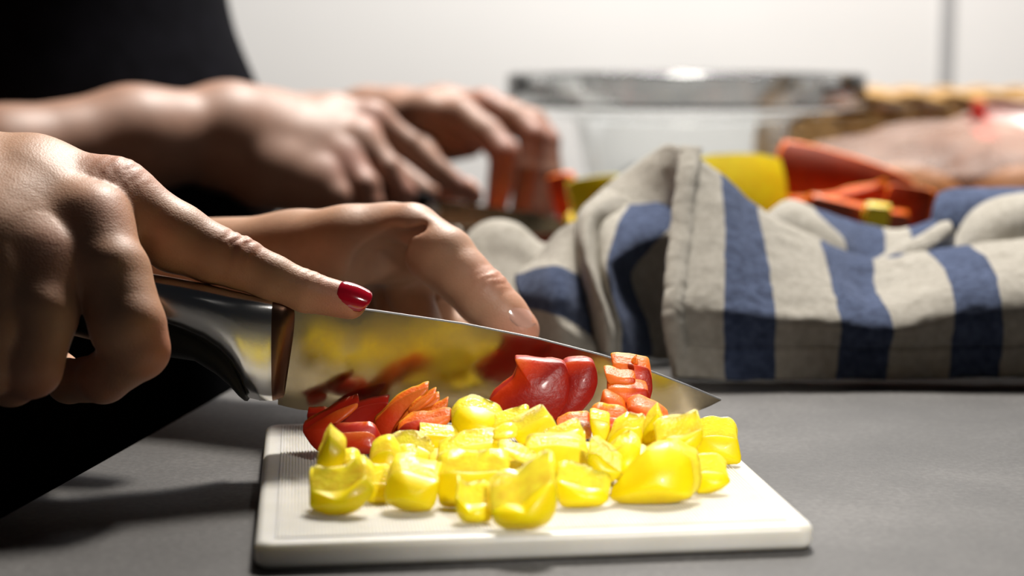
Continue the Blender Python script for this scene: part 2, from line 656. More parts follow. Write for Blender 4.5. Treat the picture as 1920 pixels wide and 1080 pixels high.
def nail(name, base, tip, nrm, rad, half, length, mat, parent, lift=0.0004, tipw=0.72):
    """curved nail plate lying on the end of a finger"""
    base = Vector(base); tip = Vector(tip)
    d = (tip - base).normalized()
    n = Vector(nrm); n = (n - d * n.dot(d)).normalized()
    b = d.cross(n)
    V = []; F = []
    nu, nv = 12, 12
    for layer in (0, 1):
        for i in range(nu + 1):
            s = i / nu
            for j in range(nv + 1):
                q = j / nv * 2 - 1
                # rounded ends
                endb = 0.16 * length * q * q
                endt = 0.22 * length * q * q
                L = endb + (length - endt - endb) * s
                wd = 1 - (1 - tipw) * s ** 2 * 0.8
                a = q * half * wd
                rr = rad + lift - 0.0007 * layer - 0.0006 * (abs(q) ** 4) - 0.0005 * (1 - s) ** 3
                V.append(base + d * L + (n * math.cos(a) + b * math.sin(a)) * rr - n * (0.0016 * s ** 2))
    st = (nu + 1) * (nv + 1)
    for i in range(nu):
        for j in range(nv):
            a = i * (nv + 1) + j
            F.append((a, a + 1, a + nv + 2, a + nv + 1))
            F.append((st + a, st + a + nv + 1, st + a + nv + 2, st + a + 1))
    ring = [j for j in range(nv + 1)] + [i * (nv + 1) + nv for i in range(1, nu + 1)] + [nu * (nv + 1) + j for j in range(nv - 1, -1, -1)] + [i * (nv + 1) for i in range(nu - 1, 0, -1)]
    for k in range(len(ring)):
        a, c = ring[k], ring[(k + 1) % len(ring)]
        F.append((a, st + a, st + c, c))
    o = meshobj(name, V, F, mat)
    recalc(o)
    adopt(o, parent)
    return o


# ------------------------------------------------------------------ the setting
WALLY = 2.30
e0 = gnd(0, 970, CT); e1 = gnd(430, 730, CT)
edir = (e1 - e0) / (e1.y - e0.y)
def edge_x(y): return e0.x + edir.x * (y - e0.y)

o = boxobj('floor', (-2.2, -0.6, -0.05), (2.4, WALLY, 0.0), M['floor']); tag(o, kind='structure')
o = boxobj('wall_back', (-2.2, WALLY, 0.0), (2.4, WALLY + 0.1, 2.5), M['wall']); tag(o, kind='structure')
gx = (1766 - 960) / FPX * WALLY
o = boxobj('trim_1', (gx - 0.009, WALLY - 0.004, CT), (gx + 0.009, WALLY + 0.001, 2.5), M['groove']); tag(o, 'grey vertical joint strip in the white wall', kind='structure')

ctop = empty('countertop', (0.5, 1.0, CT - 0.04)); tag(ctop, 'dark grey concrete-look countertop with a straight edge at the left', 'countertop')
ol = [(edge_x(-0.35), -0.35), (1.9, -0.35), (1.9, WALLY - 0.002), (edge_x(WALLY), WALLY - 0.002)]
V, F = prism(ol, CT - 0.04, CT, 0.0015, 3)
o = meshobj('slab', V, F, M['counter'], smooth=False); adopt(o, ctop)
cab = empty('base_cabinet', (0.6, 1.0, 0.001)); tag(cab, 'dark base cabinet under the grey countertop', 'cabinet')
ol = [(edge_x(-0.33) + 0.03, -0.33), (1.88, -0.33), (1.88, WALLY - 0.02), (edge_x(WALLY) + 0.03, WALLY - 0.02)]
V, F = prism(ol, 0.001, CT - 0.0405)
o = meshobj('carcass', V, F, M['cabinet'], smooth=False); adopt(o, cab)

# ------------------------------------------------------------------ cutting board
BT = 0.008
ZB = CT + BT
c_nl = gnd(476, 1022, ZB); c_nr = gnd(1533, 985, ZB); c_bl = gnd(468, 795, ZB)
ux = (c_nr - c_nl); bw = ux.length; ux.normalize()
uy = Vector((-ux.y, ux.x, 0)); bd = (c_bl - c_nl).dot(uy)
print('board', bw, bd)
def bp(x, y, z=0): return c_nl + ux * x + uy * y + Vector((0, 0, z - BT))
board = empty('cutting_board', bp(bw / 2, bd / 2, 0)); tag(board, 'white ribbed plastic cutting board under the chopped yellow peppers', 'cutting board')
ol = []
R = 0.0055
for cx, cy, a0 in ((bw - R, R, -90), (bw - R, bd - R, 0), (R, bd - R, 90), (R, R, 180)):
    for k in range(7):
        a = math.radians(a0 + 15 * k)
        q = bp(cx + R * math.cos(a), cy + R * math.sin(a))
        ol.append((q.x, q.y))
V, F = prism(ol, CT + 0.0002, ZB, 0.0024, 4)
o = meshobj('slab', V, F, M['board']); adopt(o, board)
mmod = o.modifiers.new('n', 'WEIGHTED_NORMAL')
# ribbed field
V = []; F = []
x0, x1, y0_, y1_ = 0.006, bw - 0.006, 0.006, bd - 0.006
pitch_r = 0.00105
nr = int((x1 - x0) / pitch_r)
cols = []
for i in range(nr):
    for fx, z in ((0.05, 0.00005), (0.3, 0.00034), (0.6, 0.00034), (0.85, 0.00005)):
        cols.append((x0 + (i + fx) * pitch_r, z))
ny = 2
for yy in (y0_, y1_):
    for x, z in cols: V.append(bp(x, yy, BT + z))
n = len(cols)
for i in range(n - 1): F.append((i, i + 1, n + i + 1, n + i))
o = meshobj('ribbed_surface', V, F, M['board'], smooth=False); adopt(o, board)

# ------------------------------------------------------------------ chef's knife
def lerp_tab(tab, x):
    xs = [t[0] for t in tab]; ys = [t[1] for t in tab]
    return float(np.interp(x, xs, ys))

def kz(px): return 0.590 + (px - 540) * (0.612 - 0.590) / 812.0   # knife depth along its length

KT = 0.19   # lean of the blade: the edge sits slightly farther / nearer than the spine
def kp(px, py, off=0.0):
    d = kz(px) + KT * (py - 570) / 5300.0
    q = at(px, py, d)
    return q + Vector((0, -off, 0))

knife = empty('chef_knife', kp(540, 660)); tag(knife, "chef's knife with wide steel blade and steel bolster slicing red pepper, index finger on spine", 'knife')
spine = [(528, 566), (620, 574), (700, 583), (870, 608), (1010, 636), (1130, 667), (1220, 697), (1290, 724), (1330, 741), (1352, 750)]
edge = [(518, 758), (560, 768), (700, 781), (900, 797), (1050, 806), (1150, 806), (1230, 795), (1290, 778), (1330, 762), (1352, 751)]
V = []; F = []; VS = []; FS = []
NS = 60; NL = 10
rows = []
xs = [528 + (1352 - 528) * (1 - (1 - i / NS) ** 1.4) for i in range(NS + 1)]
for i, x in enumerate(xs):
    xe = x if i > 0 else 521
    ys = lerp_tab(spine, x)
    xe = 521 + (x - 528) * (1352 - 521) / (1352 - 528)
    ye = max(lerp_tab(edge, xe), ys + 0.3)
    rows.append([(x + (xe - x) * k / NL, ys + (ye - ys) * k / NL) for k in range(NL + 1)])
def thick(k, i):
    f = k / NL
    taper = 1 - 0.45 * (i / NS)
    return (0.00105 * (1 - f) + 0.00035 * f if f < 0.86 else 0.0005 * (1 - f) / 0.14 + 0.00005) * taper
for sgn in (1, -1):
    for i, rw in enumerate(rows):
        for k, (x, y) in enumerate(rw):
            V.append(kp(x, y, sgn * thick(k, i)))
nn = NL + 1; st = len(rows) * nn
for i in range(NS):
    for k in range(NL):
        a = i * nn + k
        F.append((a, a + 1, a + nn + 1, a + nn))
        F.append((st + a, st + a + nn, st + a + nn + 1, st + a + 1))
    F.append((i * nn + NL, st + i * nn + NL, st + (i + 1) * nn + NL, (i + 1) * nn + NL))
for k in range(NL):
    F.append((k, st + k, st + k + 1, k + 1))
o = meshobj('blade', V, F, M['blade']); recalc(o); adopt(o, knife)
em = o.modifiers.new('split', 'EDGE_SPLIT'); em.split_angle = math.radians(40)
# spine strip (top of the blade, polished)
V = []; F = []
for i, rw in enumerate(rows):
    x, y = rw[0]
    for sgn in (1, -1):
        V.append(kp(x, y - 0.2, sgn * (thick(0, i) + 0.0001)))
        V.append(kp(x, y - 2.6, sgn * thick(0, i) * 0.6))
for i in range(NS):
    a = i * 4
    for q0, q1 in ((0, 1), (1, 3), (3, 2)):
        F.append((a + q0, a + q1, a + 4 + q1, a + 4 + q0))
o = meshobj('spine', V, F, M['edge'], smooth=False); recalc(o); adopt(o, knife)

def loft(stations, mat, name, parent, seg=28, powr=2.6, slant=0):
    V = []; F = []
    for px, yt, yb, hw, dz in stations:
        c = kp(px, (yt + yb) / 2) + Vector((0, dz, 0))
        top = kp(px + slant, yt) + Vector((0, dz, 0)); hv = (top - c)
        for k in range(seg):
            a = 2 * math.pi * k / seg
            ca, sa = math.cos(a), math.sin(a)
            cx = math.copysign(abs(ca) ** (2 / powr), ca); sx = math.copysign(abs(sa) ** (2 / powr), sa)
            V.append(c + hv * sx + Vector((0, hw * cx, 0)))
    n = len(stations)
    for i in range(n - 1):
        for k in range(seg):
            m_ = (k + 1) % seg
            F.append((i * seg + k, i * seg + m_, (i + 1) * seg + m_, (i + 1) * seg + k))
    F.append(tuple(range(seg))); F.append(tuple((n - 1) * seg + k for k in range(seg)))
    o = meshobj(name, V, F, mat); recalc(o); adopt(o, parent)
    em = o.modifiers.new('split', 'EDGE_SPLIT'); em.split_angle = math.radians(50)
    return o
loft([(60, 475, 560, .0085, 0), (150, 490, 575, .009, 0), (230, 505, 592, .0093, 0), (300, 517, 612, .0092, 0), (350, 526, 628, .009, 0), (390, 534, 647, .0085, 0), (420, 541, 670, .008, 0), (440, 546, 694, .0075, 0),
      (455, 549, 722, .007, 0), (465, 552, 746, .0065, 0), (490, 557, 752, .0055, 0), (505, 560, 753, .0047, 0), (512, 562, 753, .0046, 0)], M['bolster'], 'bolster', knife)
loft([(500, 562, 752, .0040, 0), (512, 564, 752, .0042, 0), (520, 566, 752, .0042, 0), (526, 567, 752, .0040, 0), (534, 569, 750, .0030, 0), (541, 572, 748, .0017, 0), (546, 574, 746, .0008, 0)], M['dark_reflection'], 'dark_reflection', knife, slant=13)['label'] = 'bolster end next to the blade, dark reflection put into its colour'
loft([(-90, 470, 560, .007, 0), (-75, 462, 580, .009, 0), (40, 478, 606, .0098, 0), (150, 500, 630, .0100, 0), (250, 540, 655, .0098, 0), (320, 585, 668, .0094, 0), (370, 612, 675, .009, 0), (410, 640, 700, .0086, 0), (435, 668, 722, .008, 0),
      (452, 702, 741, .0072, 0), (462, 728, 749, .006, 0), (466, 742, 750, .004, 0)], M['grip'], 'handle', knife)

# ------------------------------------------------------------------ people
def coarse(name, prims, mat, h=0.011, parent=None, k=0.06):
    """clothing surfaces from round cones and ellipsoids"""
    lo = np.full(3, 1e9); hi = np.full(3, -1e9)
    for pr in prims:
        if pr[0] == 'e':
            lo = np.minimum(lo, np.array(pr[1]) - np.array(pr[2])); hi = np.maximum(hi, np.array(pr[1]) + np.array(pr[2]))
        else:
            for q, r in ((pr[1], pr[3]), (pr[2], pr[4])):
                lo = np.minimum(lo, np.array(q) - r); hi = np.maximum(hi, np.array(q) + r)
    lo -= 0.04; hi += 0.04
    f = Field(lo, hi, h)
    D = f.blank()
    for pr in prims:
        if pr[0] == 'e': f.ell(D, pr[1], pr[2], k)
        else: f.cone(D, pr[1], pr[2], pr[3], pr[4], k)
    V, F = f.mesh(D, 3)
    o = npmesh(name, V, F, mat)
    if parent: adopt(o, parent)
    return o

def joinmeshes(parts):
    Vs = []; Fs = []; ts = []; b = 0
    for V, F, t in parts:
        Vs.append(V); Fs.append(F + b); ts.append(t); b += len(V)
    return np.concatenate(Vs), np.concatenate(Fs), np.concatenate(ts)

# ---- person 1: near hands
EL1R = Vector((-0.43, 0.47, CT + 0.10)); EL1L = Vector((-0.42, 0.88, CT + 0.10))
SH1R = Vector((-0.53, 0.43, CT + 0.44)); SH1L = Vector((-0.53, 0.80, CT + 0.44))
core = [
    [A(-110, 335, .592, .0165), A(60, 345, .590, .0150), A(215, 368, .588, .0118)],
    [A(-110, 352, .580, .0170), A(40, 385, .577, .0145), A(172, 423, .570, .0118)],
    [A(-115, 385, .570, .0170), A(0, 435, .563, .0140), A(95, 498, .557, .0112)],
    [A(-120, 415, .562, .0160), A(-40, 480, .554, .0130), A(10, 548, .549, .0105)],
    [A(-120, 380, .60, .018), A(20, 430, .60, .017), A(110, 470, .595, .012)],
    [A(-110, 345, .585, .020), A(-260, 330, .585, .0225), (EL1R, .036)],
    [A(-115, 385, .570, .019), A(-260, 370, .570, .0225), (EL1R + Vector((0, -.01, -.01)), .036)],
    [(EL1R, .037), (SH1R, .048)],
]
idx = [A(215, 368, .588, .0118), A(330, 446, .588, .0122), A(400, 477, .588, .0101), A(447, 492, .589, .0091), A(510, 521, .590, .0080), A(575, 547, .590, .0072), A(655, 566, .590, .0062)]
mid = [A(172, 423, .570, .0118), A(208, 515, .560, .0130), A(240, 612, .553, .0122), A(260, 655, .553, .0100), A(195, 708, .562, .0084), A(130, 715, .578, .0074), A(108, 690, .596, .0066)]
rng = [A(95, 498, .557, .0112), A(80, 590, .546, .0112), A(60, 690, .542, .0095), A(20, 712, .550, .0086), A(-20, 700, .568, .0078), A(-20, 670, .59, .007)]
pky = [A(10, 548, .549, .0105), A(-2, 620, .541, .0100), A(-18, 692, .538, .0086), A(-60, 705, .548, .0078), A(-80, 680, .57, .007)]
thm = [A(-30, 430, .604, .0135), A(100, 520, .618, .0112), A(220, 560, .618, .0092), A(300, 580, .612, .0074)]
V, F = hand_field(core, [idx, mid, rng, pky, thm], 0.0011)
N = normals(V, F)
fd = (at(510, 521, .59) - at(400, 477, .588)).normalized()
dn = Vector((0.30, -0.45, 0.85)); dn = (dn - fd * dn.dot(fd)).normalized()
V = wrinkle(V, N, at(449, 462, .585), fd, dn, 0.00042, 0.0040, 0.0062, 0.009)
V = wrinkle(V, N, at(578, 526, .588), fd, dn, 0.00018, 0.0030, 0.0045, 0.008)
V = wrinkle(V, N, at(225, 325, .582), fd, dn, 0.00016, 0.0042, 0.010, 0.012)
t1 = tint_of(V, [(at(449, 462, .583), .009, .55), (at(225, 330, .583), .014, .6), (at(190, 400, .56), .012, .35), (at(640, 560, .585), .012, .65), (at(300, 665, .55), .012, .7), (at(95, 480, .545), .013, .4), (at(70, 735, .54), .014, .6), (at(200, 740, .556), .012, .5)])
part_r = (V, F, t1)

core = [
    [(EL1L, .034), A(300, 503, .71, .0208), A(560, 487, .690, .0182), A(655, 464, .676, .0148)],
    [(EL1L + Vector((0, .02, 0)), .034), A(300, 506, .745, .0208), A(560, 488, .72, .018), A(655, 468, .705, .0150)],
    [A(655, 464, .676, .0148), A(738, 455, .676, .0142)],
    [A(735, 455, .690, .0150), A(800, 480, .700, .0120)],
    [A(735, 458, .705, .0150), A(815, 490, .716, .0115)],
    [A(735, 462, .715, .0140), A(815, 505, .730, .0110)],
    [(EL1L, .037), (SH1L, .048)],
]
thm2 = [A(738, 452, .674, .0145), A(770, 442, .668, .0128), A(832, 484, .657, .0125), A(868, 520, .652, .0110), A(905, 556, .648, .0109), A(940, 592, .646, .0101), A(970, 620, .645, .0086)]
idx2 = [A(800, 480, .706, .0112), A(776, 510, .702, .0100), A(768, 550, .700, .0095), A(788, 600, .694, .0082), A(812, 640, .688, .0075)]
mid2 = [A(800, 485, .716, .0115), A(740, 535, .712, .0105), A(748, 600, .705, .0088), A(775, 645, .70, .0076)]
rng2 = [A(800, 495, .73, .011), A(715, 555, .728, .0100), A(712, 615, .722, .0086), A(740, 650, .715, .0074)]
pky2 = [A(800, 510, .742, .010), A(830, 570, .738, .0085), A(855, 620, .728, .0075), A(870, 650, .72, .0066)]
cr = [(at(792, 440, .657), at(742, 458, .660), .0030, .006), (at(742, 458, .660), at(706, 500, .662), .0040, .007), (at(712, 500, .664), at(698, 560, .668), .0090, .007), (at(735, 500, .672), at(728, 590, .678), .0100, .006), (at(804, 470, .664), at(818, 590, .668), .0050, .006)]
V, F = hand_field(core, [thm2, idx2, mid2, rng2, pky2], 0.0012, kc=0.011, ka=0.005, carve=cr)
N = normals(V, F)
td = (at(970, 620, .645) - at(868, 520, .652)).normalized()
tn = Vector((0.75, -0.35, 0.6)); tn = (tn - td * tn.dot(td)).normalized()
V = wrinkle(V, N, at(930, 520, .640), td, tn, 0.00025, 0.0036, 0.006, 0.012)
t2 = tint_of(V, [(at(930, 515, .642), .012, .5), (at(985, 630, .638), .014, .7), (at(770, 440, .66), .016, .25)])
part_l = (V, F, t2)
# neck and shoulders inside the top, joined into the same body mesh
f = Field((-0.80, 0.30, CT + 0.10), (-0.40, 0.95, CT + 0.62), 0.012)
D = f.blank()
f.ell(D, (-0.575, 0.615, CT + 0.26), (0.085, 0.14, 0.20), 0.05)
f.cone(D, SH1R, SH1L, 0.05, 0.05, 0.06)
f.cone(D, (-0.58, .615, CT + .42), (-0.57, .615, CT + .56), .05, .05, .05)
Vb, Fb = f.mesh(D, 2)
V, F, t = joinmeshes([part_r, part_l, (Vb, Fb, np.zeros(len(Vb)))])
p1 = empty('person', (-0.56, 0.62, 0.001)); tag(p1, 'person in black nearest the camera, red nails, index finger along the knife spine', 'person')
o = npmesh('body', V, F, M['skin'], t); adopt(o, p1)
nb = at(640, 562, .590); nt_ = at(690, 581, .590)
nail('fingernail', at(632, 556, .590), at(690, 574, .590), (0.25, -0.78, 0.62), .0064, 1.12, .0122, M['nail_red'], p1)['label'] = 'glossy dark red painted fingernail on the index finger'
nail('fingernail', at(932, 586, .645), at(985, 640, .645), (0.80, -0.45, 0.42), .0098, 0.85, .0135, M['nail'], p1)['label'] = 'bare pink thumbnail'

coarse('black_top', [('e', (-0.575, 0.615, CT + 0.22), (0.13, 0.19, 0.28)), ('e', (-0.53, 0.615, CT + 0.30), (0.12, 0.165, 0.13)),
                     ('c', SH1R, EL1R + Vector((-.02, 0, .06)), .066, .056), ('c', SH1L, EL1L + Vector((-.02, 0, .06)), .066, .056), ('c', SH1R, SH1L, .065, .065)], M['black_cloth'], parent=p1, k=0.05)
coarse('trousers', [('e', (-0.57, 0.615, CT - 0.02), (0.135, 0.19, 0.16)), ('c', (-0.57, .52, .86), (-0.57, .51, .06), .092, .062), ('c', (-0.57, .71, .86), (-0.57, .72, .06), .092, .062)], M['denim'], parent=p1, k=0.05)
for yy in (.51, .72):
    coarse('shoe', [('c', (-0.60, yy, .045), (-0.45, yy, .034), .042, .032)], M['denim'], h=.008, parent=p1, k=.02)

# ---- person 2: far hands
EL2R = Vector((-0.44, 1.04, CT + 0.07)); EL2L = Vector((-0.36, 1.60, CT + 0.09))
SH2R = Vector((-0.40, 1.10, CT + 0.44)); SH2L = Vector((-0.40, 1.48, CT + 0.44))
core = [
    [(EL2R, .038), A(0, 302, 1.08, .0330), A(250, 262, 1.13, .0335), A(430, 252, 1.17, .0310), A(520, 262, 1.18, .027)],
    [A(430, 252, 1.17, .030), A(500, 228, 1.19, .0190), A(620, 222, 1.20, .0150), A(698, 226, 1.20, .0125)],
    [A(430, 252, 1.17, .028), A(510, 256, 1.18, .0200), A(600, 258, 1.185, .0160), A(678, 264, 1.18, .0120)],
    [A(430, 270, 1.165, .026), A(505, 290, 1.17, .0200), A(580, 290, 1.175, .0170), A(648, 303, 1.17, .0125)],
    [A(430, 285, 1.16, .020), A(500, 322, 1.16, .0180), A(560, 328, 1.165, .0160), A(610, 338, 1.16, .0122)],
    [A(500, 270, 1.20, .022), A(620, 290, 1.205, .018)],
    [(EL2R, .038), (SH2R, .050)],
]
idx = [A(698, 226, 1.2, .0125), A(765, 273, 1.2, .0106), A(822, 322, 1.2, .0092), A(862, 351, 1.2, .0080), A(888, 367, 1.2, .0069)]
mid = [A(678, 264, 1.18, .012), A(728, 318, 1.17, .0102), A(757, 363, 1.168, .0088), A(735, 388, 1.178, .0079), A(700, 392, 1.20, .0074)]
rng = [A(648, 303, 1.17, .0125), A(684, 350, 1.156, .0108), A(694, 382, 1.155, .0093), A(660, 396, 1.17, .0082), A(630, 392, 1.19, .0075)]
pky = [A(610, 338, 1.16, .0122), A(634, 372, 1.15, .0100), A(640, 394, 1.15, .0086), A(612, 402, 1.165, .0078)]
core.append([A(500, 335, 1.16, .019), A(590, 360, 1.16, .0140), A(622, 384, 1.16, .0115)])
thm = [A(520, 262, 1.22, .014), A(660, 296, 1.238, .0135), A(745, 325, 1.236, .0118), A(798, 362, 1.226, .0098)]
V, F = hand_field(core, [idx, mid, rng, pky, thm], 0.0018, kc=.016, ka=.010)
t3 = tint_of(V, [(at(700, 205, 1.18), .016, .7), (at(660, 300, 1.15), .018, .8), (at(885, 368, 1.19), .02, 1.), (at(770, 365, 1.16), .02, .8), (at(690, 380, 1.15), .02, .6)])
part_r = (V, F, t3)
core = [
    [(EL2L, .036), A(590, 240, 1.44, .0265), A(690, 217, 1.39, .0215), A(740, 214, 1.365, .0190)],
    [A(740, 214, 1.35, .0170), A(800, 212, 1.325, .0145), A(865, 216, 1.31, .0118)],
    [A(740, 212, 1.37, .0175), A(830, 200, 1.35, .0145), A(910, 198, 1.335, .0116)],
    [A(740, 216, 1.385, .0170), A(850, 212, 1.37, .0140), A(945, 212, 1.36, .0112)],
    [A(740, 222, 1.40, .0160), A(850, 225, 1.39, .0130), A(960, 230, 1.385, .0102)],
    [(EL2L, .037), (SH2L, .050)],
]
core.append([A(770, 240, 1.345, .018), A(835, 258, 1.335, .0160), A(880, 268, 1.33, .0120)])
idx = [A(865, 216, 1.31, .0125), A(912, 250, 1.295, .0122), A(945, 287, 1.285, .0115), A(940, 335, 1.285, .0105), A(930, 388, 1.285, .0088)]
mid = [A(910, 198, 1.335, .0118), A(965, 222, 1.325, .0118), A(1000, 255, 1.316, .0112), A(990, 318, 1.312, .0105), A(978, 394, 1.31, .0092)]
rng = [A(945, 212, 1.36, .0114), A(1000, 230, 1.352, .0112), A(1026, 265, 1.346, .0105), A(1026, 325, 1.34, .0098), A(1012, 398, 1.335, .0086)]
pky = [A(960, 230, 1.385, .0104), A(1005, 252, 1.38, .0096), A(1030, 290, 1.374, .0088), A(1040, 335, 1.368, .0080), A(1032, 392, 1.36, .0068)]
thm = [A(760, 240, 1.34, .0150), A(793, 285, 1.31, .0122), A(815, 325, 1.285, .0098), A(838, 362, 1.28, .0086), A(872, 388, 1.275, .0080)]
V, F = hand_field(core, [idx, mid, rng, pky, thm], 0.0018, kc=.014, ka=.008)
t4 = tint_of(V, [(at(912, 180, 1.32), .02, .6), (at(950, 285, 1.275), .02, .8), (at(1005, 250, 1.30), .02, .8), (at(1030, 250, 1.33), .02, .8), (at(990, 370, 1.30), .03, .25), (at(930, 370, 1.27), .02, .25)])
part_l = (V, F, t4)
f = Field((-0.70, 0.95, CT + 0.05), (-0.25, 1.65, CT + 0.62), 0.012)
D = f.blank()
f.ell(D, (-0.43, 1.29, CT + 0.24), (0.085, 0.15, 0.20), 0.05)
f.cone(D, SH2R, SH2L, 0.05, 0.05, 0.06)
f.cone(D, (-0.43, 1.29, CT + .42), (-0.42, 1.29, CT + .56), .05, .05, .05)
Vb, Fb = f.mesh(D, 2)
V, F, t = joinmeshes([part_r, part_l, (Vb, Fb, np.zeros(len(Vb)))])
p2 = empty('person', (-0.42, 1.29, 0.001)); tag(p2, 'person in black farther back, bare forearms crossing frame, cutting beside the glass bowl', 'person')
o = npmesh('body', V, F, M['skin2'], t); adopt(o, p2)
nail('fingernail', at(868, 347, 1.196), at(896, 367, 1.196), (0.55, -0.4, 0.75), .0072, 0.9, .0115, M['nail'], p2)
coarse('black_top', [('e', (-0.405, 1.29, CT + 0.20), (0.185, 0.21, 0.30)), ('e', (-0.385, 1.28, CT + 0.055), (0.207, 0.20, 0.16)), ('e', (-0.40, 1.29, CT + 0.30), (0.16, 0.18, 0.13)),
                     ('c', SH2R, EL2R + Vector((-.01, 0, .08)), .068, .060), ('c', SH2L, EL2L + Vector((-.01, 0, .08)), .068, .060), ('c', SH2R, SH2L, .065, .065)], M['black_cloth'], parent=p2, k=0.05)
coarse('trousers', [('e', (-0.38, 1.29, CT - 0.10), (0.19, 0.21, 0.20)), ('c', (-0.40, 1.19, .80), (-0.40, 1.18, .06), .105, .066), ('c', (-0.40, 1.39, .80), (-0.40, 1.40, .06), .105, .066)], M['denim'], parent=p2, k=0.05)
for yy in (1.18, 1.40):
    coarse('shoe', [('c', (-0.43, yy, .045), (-0.28, yy, .034), .042, .032)], M['denim'], h=.008, parent=p2, k=.02)

# ------------------------------------------------------------------ second knife
def k2(px, py, off=0): return at(px, py, 1.205) + Vector((0, -off, 0))
kn2 = empty('kitchen_knife', k2(900, 400)); tag(kn2, 'blurred kitchen knife held by the person farther back, black handle', 'knife')
sp = [(815, 372), (900, 384), (1000, 398), (1050, 412), (1075, 428)]
ed = [(812, 424), (900, 434), (1000, 440), (1050, 438), (1075, 430)]
V = []; F = []
n = 14
for sgn in (1, -1):
    for i in range(n + 1):
        x = 813 + 262 * i / n
        y0 = lerp_tab(sp, x); y1 = max(lerp_tab(ed, x), y0 + .3)
        for k, th in ((0, .0010), (0.85, .0006), (1, .00005)):
            V.append(k2(x, y0 + (y1 - y0) * k, sgn * th))
st = (n + 1) * 3
for i in range(n):
    for k in range(2):
        a = i * 3 + k
        F.append((a, a + 1, a + 4, a + 3)); F.append((st + a, st + a + 3, st + a + 4, st + a + 1))
    F.append((i * 3, st + i * 3, st + i * 3 + 3, i * 3 + 3)); F.append((i * 3 + 2, st + i * 3 + 2, st + i * 3 + 5, i * 3 + 5))
for k in range(2): F.append((k, st + k, st + k + 1, k + 1))
o = meshobj('blade', V, F, M['blade'], smooth=False); recalc(o); adopt(o, kn2)
V, F = tube([k2(818, 392), k2(800, 388), k2(760, 378), k2(700, 362), k2(640, 350), k2(600, 343)], [.007, .010, .0105, .0105, .011, .008], 14)
o = meshobj('handle', V, F, M['grip']); recalc(o); adopt(o, kn2)
V, F = tube([k2(812, 391, .0098), k2(812, 391, .0112)], [.0045, .0042], 12)
o = meshobj('rivet', V, F, M['edge']); recalc(o); adopt(o, kn2)

# ------------------------------------------------------------------ striped dish towel
def catmull(P, t):
    """P: (n, ...) array, t in [0, n-1]"""
    n = len(P)
    i = int(min(max(math.floor(t), 0), n - 2)); f = t - i
    p1, p2 = P[i], P[i + 1]
    p0 = P[i - 1] if i > 0 else 2 * p1 - p2
    p3 = P[i + 2] if i + 2 < n else 2 * p2 - p1
    return 0.5 * ((2 * p1) + (-p0 + p2) * f + (2 * p0 - 5 * p1 + 4 * p2 - p3) * f * f + (-p0 + 3 * p1 - 3 * p2 + p3) * f ** 3)

TV = []; TF = []; TS = []
def sheet(ctrl, stripe, nu=8, nv=8, rough=0.0005, store=None, floor_clip=True):
    """ctrl: rows of (px, py, depth). stripe(u, v) -> 0 white .. 1 blue, u along a row, v across rows"""
    P = np.array([[np.array(at(*c)) for c in row] for row in ctrl])
    nr, nc = P.shape[:2]
    R_, C_ = (nr - 1) * nv + 1, (nc - 1) * nu + 1
    tv, tf, ts = store if store is not None else (TV, TF, TS)
    b = len(tv)
    for i in range(R_):
        v = i / nv
        row = catmull(P, v)
        for j in range(C_):
            u = j / nu
            q = catmull(row, u)
            nz = noise.noise_vector(Vector(q) * 90) * rough + noise.noise_vector(Vector(q) * 260) * rough * 0.5
            q = Vector(q) + nz
            if floor_clip and q.z < CT + 0.0016: q.z = CT + 0.0016
            tv.append(q); ts.append(stripe(u, v))
    for i in range(R_ - 1):
        for j in range(C_ - 1):
            a = b + i * C_ + j
            tf.append((a, a + 1, a + C_ + 1, a + C_))

def band(*edges):
    """blue between pairs of u positions, soft over a small ramp"""
    def fn(x):
        s = 0.0
        for a, b_ in edges:
            d = min(x - a, b_ - x)
            s = max(s, min(1, max(0, 0.5 + d * 6)))
        return s
    return fn

TD = 0.0
rA = [
    [(1268, 709), (1360, 714), (1452, 714), (1566, 712), (1662, 711), (1778, 708), (1872, 706), (1985, 704), (2090, 700)],
    [(1258, 652), (1358, 655), (1452, 652), (1572, 652), (1668, 655), (1783, 652), (1878, 650), (1990, 648), (2090, 645)],
    [(1250, 600), (1357, 592), (1453, 602), (1577, 610), (1675, 620), (1788, 600), (1879, 590), (1990, 590), (2090, 585)],
    [(1254, 535), (1358, 537), (1449, 562), (1568, 570), (1662, 580), (1786, 548), (1872, 535), (1985, 530), (2090, 525)],
    [(1264, 430), (1358, 440), (1436, 475), (1553, 512), (1640, 543), (1768, 505), (1852, 490), (1980, 480), (2090, 480)],
    [(1276, 318), (1352, 350), (1420, 400), (1538, 456), (1637, 490), (1737, 474), (1817, 463), (1960, 448), (2080, 440)],
    [(1284, 276), (1350, 330), (1425, 398), (1545, 462), (1642, 498), (1742, 480), (1822, 470), (1965, 455), (2080, 448)],
    [(1296, 340), (1362, 400), (1430, 460), (1550, 500), (1645, 530), (1745, 520), (1825, 510), (1970, 490), (2080, 490)],
]
zA = [.762, .754, .750, .762, .792, .822, .838, .862]
ctrl = [[(x, y, z) for x, y in row] for row, z in zip(rA, zA)]
bA = band((1, 2), (3, 4), (5, 6), (7, 8))
sheet(ctrl, lambda u, v: bA(u), 14, 12, 0.0007)
def c6(x, y, z): return (860 + x / 2.16, 240 + y / 2.16, z)
def c7(x, y, z): return (1240 + x / 2.25, 260 + y / 2.25, z)
